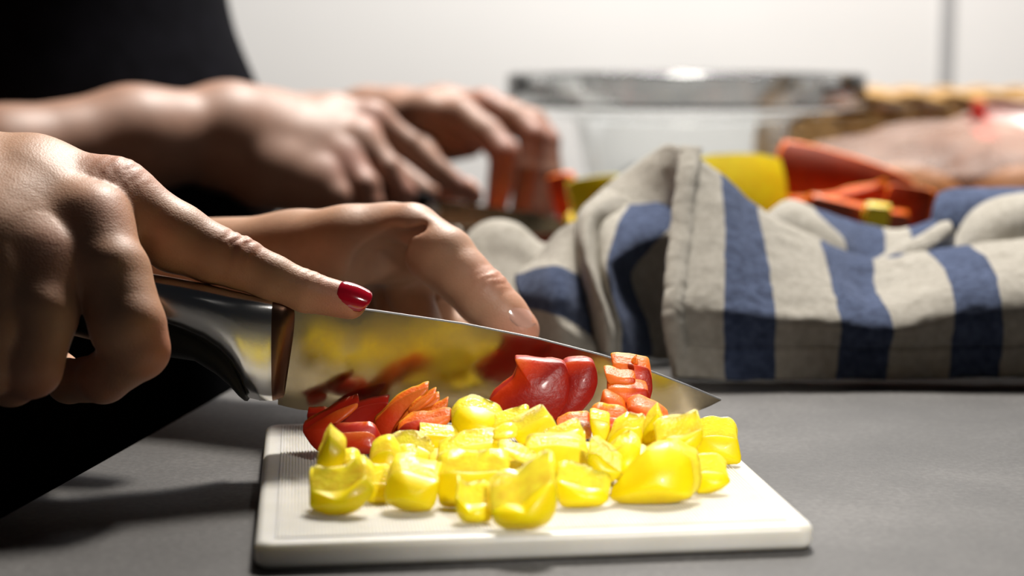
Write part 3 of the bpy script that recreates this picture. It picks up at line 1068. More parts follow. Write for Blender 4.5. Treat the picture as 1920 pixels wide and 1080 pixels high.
# left flank
fl = [
    [c6(470, 375, .838), c6(480, 380, .838), c6(490, 400, .835)],
    [c6(390, 435, .836), c6(440, 465, .826), c6(492, 480, .826)],
    [c6(310, 535, .830), c6(400, 540, .812), c6(497, 560, .814)],
    [c6(235, 598, .825), c6(380, 563, .805), c6(505, 610, .808)],
    [c6(240, 660, .812), c6(400, 670, .788), c6(525, 730, .800)],
    [c6(275, 725, .804), c6(400, 762, .782), c6(545, 850, .796)],
    [c6(310, 800, .798), c6(430, 830, .778), c6(565, 885, .792)],
    [c6(330, 880, .795), c6(430, 905, .780), c6(575, 930, .790)],
]
b1 = band((3, 5))
sheet(fl, lambda u, v: b1(v), 10, 10)
# white crest between flank and curved blue band
cw = [
    [c6(590, 250, .862), c6(640, 270, .855), c6(700, 300, .860)],
    [c6(500, 330, .845), c6(560, 310, .835), c6(640, 340, .842)],
    [c6(478, 400, .828), c6(515, 400, .815), c6(560, 410, .826)],
    [c6(480, 520, .815), c6(525, 530, .795), c6(570, 560, .812)],
    [c6(508, 640, .806), c6(560, 655, .782), c6(610, 690, .802)],
    [c6(535, 780, .800), c6(600, 795, .775), c6(655, 820, .795)],
    [c6(570, 900, .792), c6(610, 920, .772), c6(650, 925, .790)],
]
sheet(cw, lambda u, v: 0, 8, 8)
# curved blue band and the shaded cloth beside the hem
cb = [
    [c6(590, 300, .862), c6(690, 318, .850), c6(870, 300, .852), c6(900, 330, .84)],
    [c6(555, 380, .838), c6(645, 395, .822), c6(862, 395, .828), c6(892, 400, .826)],
    [c6(560, 480, .822), c6(612, 500, .800), c6(770, 490, .816), c6(880, 460, .824)],
    [c6(570, 580, .814), c6(600, 580, .790), c6(695, 590, .815), c6(875, 600, .826)],
    [c6(605, 700, .804), c6(622, 700, .785), c6(722, 700, .815), c6(870, 720, .826)],
    [c6(640, 800, .796), c6(652, 800, .783), c6(762, 790, .812), c6(870, 800, .822)],
    [c6(640, 930, .790), c6(655, 935, .780), c6(780, 930, .805), c6(880, 960, .815)],
]
b2 = band((1, 2))
sheet(cb, lambda u, v: b2(u), 12, 9)
# hood: overhanging fold at the peak
hd = [
    [c6(495, 335, .872), c6(600, 235, .880), c6(720, 150, .882), c6(830, 76, .872), c6(896, 82, .850)],
    [c6(530, 345, .858), c6(620, 275, .866), c6(740, 205, .868), c6(830, 165, .860), c6(900, 180, .842)],
    [c6(570, 355, .848), c6(650, 325, .852), c6(760, 320, .852), c6(830, 320, .848), c6(905, 350, .840)],
]
sheet(hd, lambda u, v: 0, 9, 9)
# back of the hood, closes it from behind
hb = [
    [c6(495, 335, .872), c6(600, 235, .880), c6(720, 150, .882), c6(830, 76, .872), c6(896, 82, .850)],
    [c6(520, 400, .895), c6(620, 300, .902), c6(730, 210, .905), c6(835, 115, .895), c6(920, 110, .875)],
    [c6(540, 560, .91), c6(640, 500, .915), c6(740, 450, .915), c6(850, 380, .905), c6(930, 300, .895)],
]
sheet(hb, lambda u, v: 0, 8, 8)
# white curl at the far left
wc = [
    [c6(10, 500, .905), c6(55, 425, .915), c6(140, 385, .92), c6(240, 405, .915), c6(340, 480, .900), c6(395, 450, .895)],
    [c6(16, 496, .896), c6(58, 418, .905), c6(140, 376, .908), c6(240, 396, .904), c6(340, 474, .893), c6(398, 446, .888)],
    [c6(50, 540, .886), c6(92, 462, .892), c6(150, 425, .894), c6(230, 445, .892), c6(315, 525, .882), c6(400, 490, .880)],
    [c6(60, 620, .872), c6(110, 560, .878), c6(170, 540, .880), c6(240, 560, .878), c6(320, 600, .872), c6(400, 600, .868)],
    [c6(60, 760, .850), c6(110, 720, .852), c6(170, 720, .855), c6(240, 720, .855), c6(320, 740, .850), c6(400, 740, .845)],
]
sheet(wc, lambda u, v: 0, 8, 8)
wc2 = [
    [c6(-25, 400, .885), c6(0, 400, .880), c6(18, 440, .876)],
    [c6(-35, 440, .890), c6(-5, 450, .884), c6(15, 500, .878)],
    [c6(-30, 520, .890), c6(0, 530, .884), c6(20, 560, .880)],
]
sheet(wc2, lambda u, v: 0, 6, 6)
# folds behind the front ridge
f1 = [
    [c7(420, 345, .885), c7(535, 262, .885), c7(660, 305, .885), c7(780, 345, .885), c7(900, 372, .885), c7(1010, 385, .885), c7(1165, 340, .885)],
    [c7(430, 380, .872), c7(540, 320, .868), c7(690, 352, .868), c7(810, 395, .872), c7(905, 420, .872), c7(1010, 425, .87), c7(1160, 400, .870)],
    [c7(440, 430, .862), c7(580, 410, .858), c7(760, 430, .855), c7(830, 480, .855), c7(905, 520, .850), c7(975, 520, .850), c7(1100, 490, .850)],
    [c7(440, 520, .855), c7(580, 500, .850), c7(760, 520, .845), c7(830, 560, .842), c7(905, 590, .840), c7(975, 590, .840), c7(1100, 570, .840)],
]
b3 = band((1.85, 4.3), (5.2, 6.4))
sheet(f1, lambda u, v: b3(u - 0.12 * v), 10, 8)
f2 = [
    [c7(890, 525, .842), c7(1000, 452, .848), c7(1100, 408, .852), c7(1180, 358, .856)],
    [c7(905, 520, .834), c7(1020, 455, .838), c7(1120, 410, .842), c7(1215, 352, .845)],
    [c7(930, 535, .830), c7(1055, 495, .832), c7(1135, 465, .834), c7(1232, 392, .838)],
    [c7(950, 570, .832), c7(1060, 550, .835), c7(1140, 520, .838), c7(1235, 450, .842)],
]
sheet(f2, lambda u, v: 0, 8, 8)
f3 = [
    [c7(925, 520, .829), c7(985, 490, .829), c7(1060, 495, .829)],
    [c7(940, 545, .825), c7(1000, 520, .822), c7(1065, 525, .824)],
    [c7(950, 575, .823), c7(1010, 570, .819), c7(1070, 570, .822)],
]
sheet(f3, lambda u, v: 1, 6, 6)
f4 = [
    [c7(1165, 235, .905), c7(1230, 215, .905), c7(1380, 210, .905), c7(1540, 212, .90), c7(1700, 220, .90)],
    [c7(1150, 290, .892), c7(1240, 280, .885), c7(1380, 260, .885), c7(1540, 250, .885), c7(1700, 255, .885)],
    [c7(1140, 350, .885), c7(1240, 370, .875), c7(1380, 360, .875), c7(1540, 350, .875), c7(1700, 340, .875)],
    [c7(1140, 450, .880), c7(1240, 470, .872), c7(1380, 470, .872), c7(1540, 470, .872), c7(1700, 470, .872)],
]
sheet(f4, lambda u, v: 1, 8, 8)
f5 = [
    [c7(1240, 420, .868), c7(1310, 310, .872), c7(1420, 252, .875), c7(1545, 232, .878), c7(1700, 235, .878)],
    [c7(1235, 435, .860), c7(1330, 370, .852), c7(1440, 320, .852), c7(1560, 300, .852), c7(1700, 300, .852)],
    [c7(1230, 455, .853), c7(1340, 450, .842), c7(1450, 435, .842), c7(1560, 435, .842), c7(1700, 430, .842)],
    [c7(1230, 520, .850), c7(1340, 520, .840), c7(1450, 520, .840), c7(1560, 520, .840), c7(1700, 520, .840)],
]
sheet(f5, lambda u, v: 0, 8, 8)

def attr_mesh(name, tv, tf, ts, thick_):
    me = bpy.data.meshes.new(name)
    me.from_pydata([tuple(v) for v in tv], [], tf)
    me.update()
    a_ = me.attributes.new('stripe', 'FLOAT', 'POINT')
    a_.data.foreach_set('value', ts)
    me.polygons.foreach_set('use_smooth', [True] * len(me.polygons))
    me.materials.append(M['towel'])
    o = bpy.data.objects.new(name, me)
    COL.objects.link(o)
    s = o.modifiers.new('solid', 'SOLIDIFY'); s.thickness = thick_; s.offset = 0
    return o

towel = attr_mesh('dish_towel', TV, TF, TS, 0.0016)
tag(towel, 'crumpled blue and white striped dish towel lying on the grey counter', 'towel')
# hems: folded double edges, left side and bottom
def hem(ctrl, stripe, nu, nv, th):
    st_ = ([], [], [])
    sheet(ctrl, stripe, nu, nv, 0.0007, st_)
    h = attr_mesh('hem', *st_, th)
    h.parent = towel
    return h
lh = []
for row, z in zip(rA[:7], zA[:7]):
    x, y = row[0]
    lh.append([(x - 2, y, z + .004), (x - 5, y - 1, z - .001), (x + 10, y, z - .0038), (x + 24, y + 1, z - .0034), (x + 32, y + 1, z - .0012)])
hem(lh, lambda u, v: 0, 4, 26, 0.0012)
bh = []
for dy, k in ((0, 0), (0.35, 0), (0.8, 0), (1.0, 0)):
    bh.append([(a[0] + (b_[0] - a[0]) * dy, a[1] + (b_[1] - a[1]) * dy, .757 + (.754 - .757) * dy - (.0022 if dy < .9 else .0010)) for a, b_ in zip(rA[0], rA[1])])
bh[0] = [(x, y - 2, z) for x, y, z in bh[0]]
hem(bh, lambda u, v: bA(u), 14, 4, 0.0012)

# ------------------------------------------------------------------ pepper pieces
def chunk(name, label, cat, c, w, h, t, rot=(0, 0, 0), cx=30, cz=10, seed=0, top=1.0, skew=0.0, mats=('yskin', 'yflesh'), group=None, n=8, jag=0.1, rest=None, arc=0.0, depth_off=0.0):
    """a cut piece of pepper wall: flesh body with a child of skin. w,h,t in metres; skin faces the viewer at rot 0.
       rot = yaw, pitch (top away), roll; cx, cz = curvature of the wall; top = width of the top edge; arc bends the outline."""
    rnd = random.Random(seed)
    j = lambda: 1 + rnd.uniform(-jag, jag)
    cs = {(-1, -1): (j(), j()), (1, -1): (j(), j()), (-1, 1): (j() * top, j()), (1, 1): (j() * top, j())}
    O = []; I = []
    for b in range(n + 1):
        v = b / n * 2 - 1
        for a in range(n + 1):
            u = a / n * 2 - 1
            sx = sz = 0
            for (qa, qb), (fx, fz) in cs.items():
                wt = (1 + qa * u) / 2 * (1 + qb * v) / 2
                sx += wt * qa * fx; sz += wt * qb * fz
            x = sx * w / 2 + skew * h * (v + 1) / 2; z = sz * h / 2
            x += arc * w * (1 - v * v)
            # round the corners a bit
            cr = max(0, abs(u) + abs(v) - 1.55)
            x *= 1 - 0.14 * cr; z *= 1 - 0.14 * cr
            nz = noise.noise(Vector((x * 90 + seed * 3.1, z * 90, seed * 1.7)))
            y = 0.5 * (cx * x * x + cz * z * z) + nz * 0.0006
            ed = max(abs(u), abs(v)) ** 10 * 0.0003
            O.append(Vector((x, y + ed, z)))
            nrm = Vector((cx * x, 1, cz * z)).normalized()
            nz2 = noise.noise(Vector((x * 160 + seed, z * 160 + 5, 3.3)))
            I.append(Vector((x, y, z)) + nrm * (t * (1 + 0.35 * nz2)) * (1 - 0.12 * max(abs(u), abs(v)) ** 4))
    Rm = Matrix.Rotation(math.radians(rot[0]), 3, 'Z') @ Matrix.Rotation(math.radians(-rot[1]), 3, 'X') @ Matrix.Rotation(math.radians(rot[2]), 3, 'Y')
    cen = Vector((0, t / 2, 0))
    O = [Rm @ (p - cen) for p in O]; I = [Rm @ (p - cen) for p in I]
    loc = at(*c)
    if rest is not None:
        mz = min(p.z for p in O + I) + loc.z
        if mz < rest: loc.z += rest - mz
    m_ = n + 1
    ring = [a for a in range(m_)] + [b * m_ + n for b in range(1, m_)] + [n * m_ + a for a in range(n - 1, -1, -1)] + [b * m_ for b in range(n - 1, 0, -1)]
    V = list(I); F = []
    for b in range(n):
        for a in range(n):
            q = b * m_ + a
            F.append((q, q + m_, q + m_ + 1, q + 1))
    base = len(V)
    V += [O[r] for r in ring]
    # separate copies at the inner rim keep the cut edge crisp
    base2 = len(V)
    V += [I[r] for r in ring]
    L = len(ring)
    for k in range(L):
        F.append((base + k, base + (k + 1) % L, base2 + (k + 1) % L, base2 + k))
    o = meshobj(name, V, F, M[mats[1]])
    recalc(o)
    o.location = loc
    tag(o, label, cat, group)
    FS = [(b * m_ + a, b * m_ + a + 1, (b + 1) * m_ + a + 1, (b + 1) * m_ + a) for b in range(n) for a in range(n)]
    s = meshobj('skin', O, FS, M[mats[0]], o)
    return o

PM = 1 / FPX
def slab(name, label, cat, outline, z, t=.006, back=(0, .85, .5), bulge=.002, lean=.2, mats=('yskin', 'yflesh'), group=None, grad=None, seed=1, rest=ZB + .0005, lump=.0005):
    """a cut piece of pepper wall with a free outline. outline: pixels, z: depth of its lowest point (None: it stands on the board),
       back: direction of the thickness, bulge: convexity of the skin, lean: how far the top leans away."""
    yb = max(p[1] for p in outline); xm = sum(p[0] for p in outline) / len(outline)
    if z is None: z = (gnd(xm, yb, ZB) - CAM).dot(FWD)
    P = [Vector((p[0], p[1], 0)) for p in outline]
    for it in range(2):           # corner rounding
        Q = []
        for i in range(len(P)):
            a, b = P[i], P[(i + 1) % len(P)]
            q = .18 if it == 0 else .25
            Q += [a.lerp(b, q), a.lerp(b, 1 - q)]
        P = Q
    n = len(P)
    c = sum(P, Vector()) / n
    ext = max((p - c).length for p in P)
    bdir = Vector(back).normalized()
    def W3(p, r):
        d = z + lean * (yb - p.y) * z / FPX
        q = at(p.x, p.y, d)
        nz = noise.noise(Vector((q.x * 110 + seed * 3.7, q.z * 110, seed)))
        q.y -= 0.75 * bulge * (1 - r ** 2.1) - nz * lump
        return q
    radii = [0.25, .5, .72, .88, .97, 1.0]
    S = [W3(c, 0)]; pix = [c]
    for r in radii:
        for p in P:
            q = c + (p - c) * r
            v = W3(q, r)
            if r == 1.0: v.y += .0002
            S.append(v); pix.append(q)
    FS = [(0, 1 + i, 1 + (i + 1) % n) for i in range(n)]
    for k in range(len(radii) - 1):
        for i in range(n):
            j = (i + 1) % n
            FS.append((1 + k * n + i, 1 + (k + 1) * n + i, 1 + (k + 1) * n + j, 1 + k * n + j))
    rim = S[-n:]
    V = []; F = []
    for k, f in enumerate((0, .06, .5, .94, 1.0)):
        for i in range(n):
            v = rim[i] + bdir * t * f
            if k in (2, 3, 4):
                v = v + noise.noise_vector(Vector(v) * 240) * .0007
            sc = 1.0 if k < 4 else .93
            cc = S[0] + bdir * t
            v = cc + (v - cc) * sc if k == 4 else v
            V.append(v)
    for k in range(4):
        for i in range(n):
            j = (i + 1) % n
            F.append((k * n + i, k * n + j, (k + 1) * n + j, (k + 1) * n + i))
    V.append(sum((V[4 * n + i] for i in range(n)), Vector()) / n - bdir * .0005)
    for i in range(n): F.append((4 * n + i, 4 * n + (i + 1) % n, len(V) - 1))
    lift = 0
    mz = min(v.z for v in V + S)
    if mz < rest: lift = rest - mz
    if lift:
        # settle on the board: press the lower part in rather than raising the whole piece
        if lift < .004:
            for L in (V, S):
                for v in L:
                    if v.z < rest: v.z = rest
        else:
            for L in (V, S):
                for v in L: v.z += lift
    org = sum(S, Vector()) / len(S)
    V = [v - org for v in V]; S = [v - org for v in S]
    o = meshobj(name, V, F, M[mats[1]]); recalc(o)
    o.location = org
    tag(o, label, cat, group)
    s = meshobj('skin', S, FS, M[mats[0]], o)
    recalc(s)
    for ob, pts in ((s, pix),):
        a_ = ob.data.attributes.new('tint', 'FLOAT', 'POINT')
        a_.data.foreach_set('value', [grad(p.x, p.y) if grad else 0.0 for p in pts])
    return o

GY = 'chopped yellow pepper pieces on the board'
GR = 'sliced red pepper on the board'
_k = [0]
def ca_(pts): return [(560 + x / 4.32, 740 + y / 4.32) for x, y in pts]
def cb_p(pts): return [(820 + x / 4.32, 750 + y / 4.32) for x, y in pts]
def cc_(pts): return [(1100 + x / 4.32, 750 + y / 4.32) for x, y in pts]
def cd_p(pts): return [(900 + x / 5.189, 650 + y / 5.189) for x, y in pts]
def Y(label, outline, z=None, **kw):
    _k[0] += 1
    return slab('yellow_pepper_piece', label, 'pepper', outline, z, group=GY, seed=_k[0], **kw)
UP = (0, .75, .6)
FF = ('yflesh', 'yflesh')
# from the left
Y('yellow pepper chunk at the far left of the heap, its pale cut top facing up', ca_([(85, 870), (95, 770), (250, 790), (380, 775), (480, 700), (540, 660), (620, 770), (560, 860), (470, 950), (330, 990), (230, 985), (90, 920)]), t=.0095, back=(-.1, .75, .6), bulge=.005)
Y('pointed yellow pepper piece standing upright on the leftmost chunk', ca_([(255, 315), (260, 330), (378, 440), (375, 520), (340, 620), (280, 690), (220, 680), (135, 600), (150, 520), (190, 430)]), .519, t=.005, bulge=.003, lean=.1)
Y('pale inner side of a small yellow pepper piece behind the pointed one', ca_([(350, 530), (430, 505), (475, 535), (510, 630), (530, 680), (440, 740), (350, 720)]), .527, t=.005, mats=FF)
Y('rough topped yellow pepper piece right behind the two leftmost front ones', ca_([(545, 650), (585, 520), (640, 470), (740, 440), (810, 520), (820, 620), (740, 680), (640, 680)]), .534, t=.007, back=UP)
Y('yellow pepper piece with oval pale top between the two leftmost front ones', ca_([(550, 700), (600, 715), (730, 715), (770, 800), (720, 890), (600, 900), (540, 860)]), .521, t=.008, back=UP, bulge=.002)
Y('yellow pepper dice with a smooth bulging front, second in the front row', ca_([(695, 740), (755, 640), (830, 612), (960, 650), (1090, 690), (1145, 700), (1120, 850), (1080, 935), (960, 962), (820, 935), (695, 870)]), t=.0085, back=(.05, .8, .45), bulge=.006)
Y('yellow pepper piece lying flat under the red slice fan, skin up', ca_([(690, 450), (800, 400), (920, 398), (1060, 460), (1100, 540), (1010, 620), (860, 620), (780, 580), (760, 500)]), .541, t=.006, back=UP, lean=.8)
Y('whitish curl of inner rib lying on the flat piece by the fan', ca_([(775, 505), (850, 462), (950, 470), (975, 505), (900, 535), (820, 550)]), .536, t=.004, mats=FF, lean=.6)
Y('flat yellow pepper strip with straight left end just below the fan', ca_([(972, 312), (980, 315), (1290, 340), (1330, 420), (1110, 445), (980, 420)]), .556, t=.0055, lean=.3, bulge=.001)
# the middle
Y('largest smooth rounded yellow pepper piece at the back of the heap', cb_p([(110, 160), (160, 70), (260, 46), (380, 68), (470, 108), (535, 175), (560, 240), (420, 320), (250, 350), (130, 300)]), .560, t=.006, bulge=.007, lean=.35)
Y('long yellow pepper strip slanting up to the right beside the rounded piece', cb_p([(530, 170), (720, 118), (750, 165), (600, 270), (430, 350), (180, 390), (330, 270)]), .555, t=.0055, lean=.5, bulge=.0015)
Y('bright flat yellow pepper slab in the middle left, below the long strip', cb_p([(0, 440), (200, 370), (440, 335), (490, 360), (550, 400), (510, 500), (300, 510), (130, 560), (0, 560)]), .538, t=.007, lean=.75, bulge=.0015)
Y('wide yellow pepper piece with long pale top left of the nearest piece', cb_p([(5, 610), (100, 575), (300, 592), (510, 575), (590, 610), (580, 780), (420, 870), (150, 885), (5, 860)]), .516, t=.0085, back=(0, .7, .68), bulge=.003)
Y('small yellow pepper dice at the front with a short pale gleam on top', cb_p([(150, 760), (215, 855), (400, 835), (445, 900), (440, 985), (300, 1008), (190, 985), (145, 900)]), t=.0085, back=(0, .75, .6), bulge=.004)
Y('big yellow pepper piece nearest the front edge of the board', cb_p([(430, 900), (540, 840), (680, 845), (760, 760), (932, 640), (978, 760), (965, 900), (900, 1005), (760, 1060), (560, 1062), (460, 1000)]), t=.0115, back=(-.05, .66, .7), bulge=.007)
Y('white strip of inner rib lying across the middle of the heap', cb_p([(480, 405), (560, 385), (680, 430), (805, 490), (770, 525), (680, 515), (580, 460)]), .526, t=.004, mats=FF, lean=.5)
Y('broad flat yellow pepper slab with plain skin at the centre', cb_p([(730, 380), (950, 350), (1160, 375), (1225, 500), (1245, 665), (1100, 680), (960, 660), (930, 540), (800, 500), (700, 440)]), .527, t=.006, lean=.65, bulge=.0015)
Y('yellow pepper slab with grainy pale edge leaning at the back', cb_p([(620, 262), (880, 118), (930, 160), (1000, 255), (840, 350), (680, 370), (630, 320)]), .550, t=.005, lean=.45, back=(-.4, .6, .6))
Y('thin pale rim of yellow pepper left of the grainy edged slab', cb_p([(430, 315), (520, 260), (610, 252), (655, 300), (570, 318)]), .545, t=.004, mats=FF, lean=.5)
Y('low yellow pepper slab with pale face between centre slab and pink flesh', cb_p([(830, 345), (1000, 275), (1150, 225), (1180, 300), (1215, 380), (1000, 390)]), .543, t=.005, lean=.8, back=UP)
# the right
Y('narrow upright yellow pepper piece in front of the red dice', cc_([(20, 155), (60, 145), (190, 178), (188, 280), (160, 370), (70, 370), (40, 260)]), .555, t=.005, bulge=.001, lean=.15)
Y('yellow pepper piece with a diagonal white cut edge right of centre', cc_([(5, 440), (80, 430), (180, 520), (295, 590), (220, 670), (60, 680), (10, 560)]), .522, t=.0062, back=(.1, .5, .8), bulge=.002)
Y('yellow pepper piece with pale end in the front row, right of the nearest', cc_([(-270, 640), (-60, 690), (0, 712), (130, 720), (190, 800), (120, 862), (-60, 885), (-220, 870)]), t=.0085, back=(.1, .72, .6), bulge=.004)
Y('yellow pepper piece with frothy white seeds on top, under the red dice', cc_([(150, 400), (200, 280), (300, 215), (380, 230), (440, 215), (465, 340), (440, 460), (330, 420), (230, 470)]), .549, t=.006, back=(.2, .6, .7), lean=.3)
Y('rounded bright yellow pepper piece left of the dome, behind it', cc_([(170, 480), (280, 370), (360, 328), (440, 400), (430, 500), (370, 580), (290, 610), (220, 560)]), .534, t=.006, lean=.5, bulge=.003)
Y('sharp pointed yellow pepper piece standing at the back right', cc_([(575, 102), (582, 115), (612, 170), (645, 270), (560, 350), (460, 410), (450, 300), (475, 220)]), .550, t=.0055, lean=.15, bulge=.003)
Y('large domed yellow pepper piece in the right of the front row', cc_([(195, 720), (300, 590), (400, 470), (500, 395), (650, 372), (760, 415), (845, 470), (872, 620), (862, 795), (700, 835), (500, 855), (300, 845), (190, 810)]), t=.006, back=(.45, .8, .2), bulge=.008, lean=.3)
Y('curved yellow pepper piece with pale edge at the back right', cc_([(630, 300), (780, 285), (945, 225), (940, 330), (880, 420), (780, 430), (640, 400), (560, 370)]), .537, t=.0075, back=(-.15, .6, .75), bulge=.003)
Y('rightmost yellow pepper piece with white cut top, on the board edge', cc_([(925, 295), (1060, 285), (1200, 305), (1228, 330), (1262, 515), (1130, 535), (1000, 500), (870, 420)]), t=.0085, back=(-.05, .72, .68), bulge=.0025)
Y('small low yellow pepper chunk at the right end of front row', cc_([(872, 600), (960, 575), (1110, 592), (1175, 660), (1100, 722), (1000, 762), (888, 772)]), t=.008, back=(-.1, .75, .6), bulge=.003)
# carrying the heap from below, seen only through the gaps
for (px, py, z, w_, h_, yw), lab in zip(((850, 874, .548, 90, 50, 10), (940, 866, .553, 100, 60, -15), (1030, 862, .550, 100, 60, 12), (1105, 862, .549, 80, 60, -20), (1195, 868, .545, 80, 60, 15), (1265, 862, .545, 80, 60, -8)),
        ('under the flat strip and left slab', 'under the long slanting strip', 'under the grainy edged slab', 'under the narrow upright piece', 'under the sharp pointed piece', 'under the curved piece at the back right')):
    chunk('yellow_pepper_piece', 'mostly buried yellow pepper piece ' + lab, 'pepper', (px, py, z), w_ * z / FPX, h_ * z / FPX, .008, (yw, 70, 0), cx=14, cz=8, seed=int(px), rest=ZB + .0006, group=GY)

def Rr(label, outline, z, **kw):
    _k[0] += 1
    kw.setdefault('mats', ('rgrad', 'rflesh'))
    return slab('red_pepper_slice', label, 'pepper', outline, z, group=GR, seed=_k[0], **kw)
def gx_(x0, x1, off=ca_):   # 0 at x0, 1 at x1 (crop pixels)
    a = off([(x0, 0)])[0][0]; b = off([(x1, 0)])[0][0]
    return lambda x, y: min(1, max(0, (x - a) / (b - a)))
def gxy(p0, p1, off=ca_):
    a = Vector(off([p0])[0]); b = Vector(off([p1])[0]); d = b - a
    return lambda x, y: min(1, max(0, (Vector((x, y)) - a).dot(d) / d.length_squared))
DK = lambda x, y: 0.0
# slices below the heel of the blade, shade there painted in as dark red
Rr('small red pepper tip at the left end of the red slices', ca_([(65, 150), (130, 148), (260, 165), (210, 250), (90, 300), (72, 220)]), .586, t=.004, grad=DK, mats=('rgrad', 'rskin'))
Rr('curved red pepper slice with orange cut edge under the blade heel', ca_([(22, 290), (70, 265), (180, 200), (300, 130), (480, 62), (480, 105), (390, 190), (285, 260), (255, 340), (200, 420), (165, 470), (100, 410)]), .572, t=.005, grad=gxy((60, 400), (500, 20)), lean=.35, bulge=.003, mats=('rgrad', 'rskin'))
Rr('red pepper half under the blade heel, shade put into its dark colour', ca_([(250, 330), (300, 200), (500, 90), (750, 48), (660, 200), (630, 330), (400, 340)]), .588, t=.004, grad=DK, bulge=-.002, lean=.1, mats=('rskin', 'rskin'))
Rr('brown-orange red pepper slab with wet cut face in front of blade', ca_([(262, 318), (400, 305), (560, 295), (620, 330), (645, 400), (690, 470), (380, 495), (290, 420)]), .566, t=.005, grad=gxy((450, 470), (450, 270)), back=UP, lean=.2, mats=('rgrad', 'rskin'))
# the fan
Rr('outer tall slice of the orange-red pepper fan, closest to blade heel', ca_([(1062, -70), (1030, 10), (960, 70), (880, 150), (800, 240), (780, 330), (800, 420), (720, 450), (680, 458), (618, 380), (602, 300), (615, 220), (680, 150), (780, 55), (920, -20)]), .575, t=.003, grad=gxy((600, 380), (960, 0)), lean=.1, bulge=.002)
Rr('thin slice tip sticking up between outer and second slice of the fan', ca_([(1112, -28), (1112, 30), (1020, 110), (900, 190), (880, 140), (980, 50)]), .572, t=.003, grad=gx_(800, 960))
Rr('second slice of the orange-red pepper fan, frayed at its tip', ca_([(1148, 10), (1135, 85), (1010, 165), (900, 240), (840, 320), (830, 430), (740, 440), (770, 290), (850, 170), (1000, 65)]), .570, t=.003, grad=gxy((760, 420), (960, 120)), bulge=.001)
Rr('third slice of the orange-red pepper fan, with a long pointed tip', ca_([(1214, 50), (1200, 115), (1130, 190), (980, 270), (860, 330), (820, 420), (785, 340), (840, 230), (950, 180), (1120, 115)]), .567, t=.003, grad=gxy((800, 400), (980, 180)), bulge=.001)
Rr('rounded front slice of the red pepper fan by the yellow strip', ca_([(805, 400), (800, 290), (860, 235), (960, 205), (1100, 188), (1225, 158), (1240, 195), (1180, 270), (1080, 330), (980, 380), (970, 420), (880, 430)]), .563, t=.004, grad=gxy((860, 330), (1120, 200)), bulge=.0035, lean=.25)
# large slices standing against the blade
Rr('large shiny red pepper slice standing against the blade', cd_p([(332, 112), (480, 125), (650, 150), (815, 153), (860, 250), (877, 420), (850, 545), (740, 720), (500, 800), (230, 760), (60, 560), (180, 430), (330, 310), (362, 190)]), .578, t=.0045, grad=gxy((560, 330), (340, 60), cd_p), bulge=.004, lean=.25, back=(0, .95, .2), mats=('rgrad', 'rskin'))
Rr('darker red pepper slice right behind the large shiny one', cd_p([(815, 150), (960, 138), (1100, 143), (1140, 250), (1147, 360), (1100, 500), (1000, 620), (880, 760), (740, 790), (700, 500), (780, 300)]), .584, t=.0045, grad=gxy((900, 260), (860, 90), cd_p), bulge=.003, lean=.25, back=(0, .95, .2), mats=('rgrad', 'rskin'))
# wet stack of dice
GD = gx_(1660, 1380, cd_p)
Rr('topmost red pepper dice of the wet stack near the knife tip', cd_p([(1278, 148), (1450, 160), (1640, 205), (1672, 300), (1682, 420), (1640, 570), (1500, 500), (1480, 320), (1310, 250)]), .585, t=.006, back=(0, .8, .45), grad=GD, bulge=.002)
Rr('small pointed red pepper scrap on top of the wet stack', cd_p([(1475, 175), (1525, 102), (1535, 115), (1545, 185)]), .583, t=.002, grad=lambda x, y: .9)
Rr('narrow red pepper dice second from the top of the stack', cd_p([(1212, 265), (1240, 255), (1350, 290), (1512, 300), (1515, 380), (1400, 400), (1250, 370)]), .581, t=.0055, back=(0, .88, .3), grad=gx_(1560, 1420, cd_p), bulge=.001)
Rr('orange red pepper dice in the middle of the stack', cd_p([(1235, 410), (1300, 385), (1450, 395), (1642, 410), (1642, 555), (1500, 610), (1380, 600), (1240, 500)]), .577, t=.006, back=(0, .88, .3), grad=gxy((1600, 560), (1400, 430), cd_p), bulge=.002)
Rr('red pepper dice at the left base of the stack', cd_p([(1205, 495), (1260, 480), (1400, 560), (1435, 660), (1400, 760), (1150, 730), (1175, 600)]), .571, t=.006, back=(0, .88, .3), grad=lambda x, y: .75, bulge=.003)
Rr('wet red pepper dice at the right base of the stack', cd_p([(1438, 590), (1550, 552), (1700, 592), (1855, 720), (1800, 760), (1600, 800), (1450, 720)]), .566, t=.006, back=(0, .88, .3), grad=gxy((1500, 760), (1600, 580), cd_p), bulge=.004)
Rr('red pepper dice underneath the stack by the upright yellow piece', cd_p([(1100, 700), (1150, 655), (1250, 690), (1420, 700), (1440, 820), (1270, 880), (1060, 830)]), .563, t=.006, back=UP, grad=lambda x, y: .6, lump=.001)
Rr('pale pink fleshy red pepper piece between red slices and yellow heap', cd_p([(740, 780), (860, 738), (970, 718), (1070, 725), (1090, 900), (1000, 900), (940, 830), (800, 850)]), .564, t=.0055, mats=('pflesh', 'rflesh'), lean=.5, lump=.001)

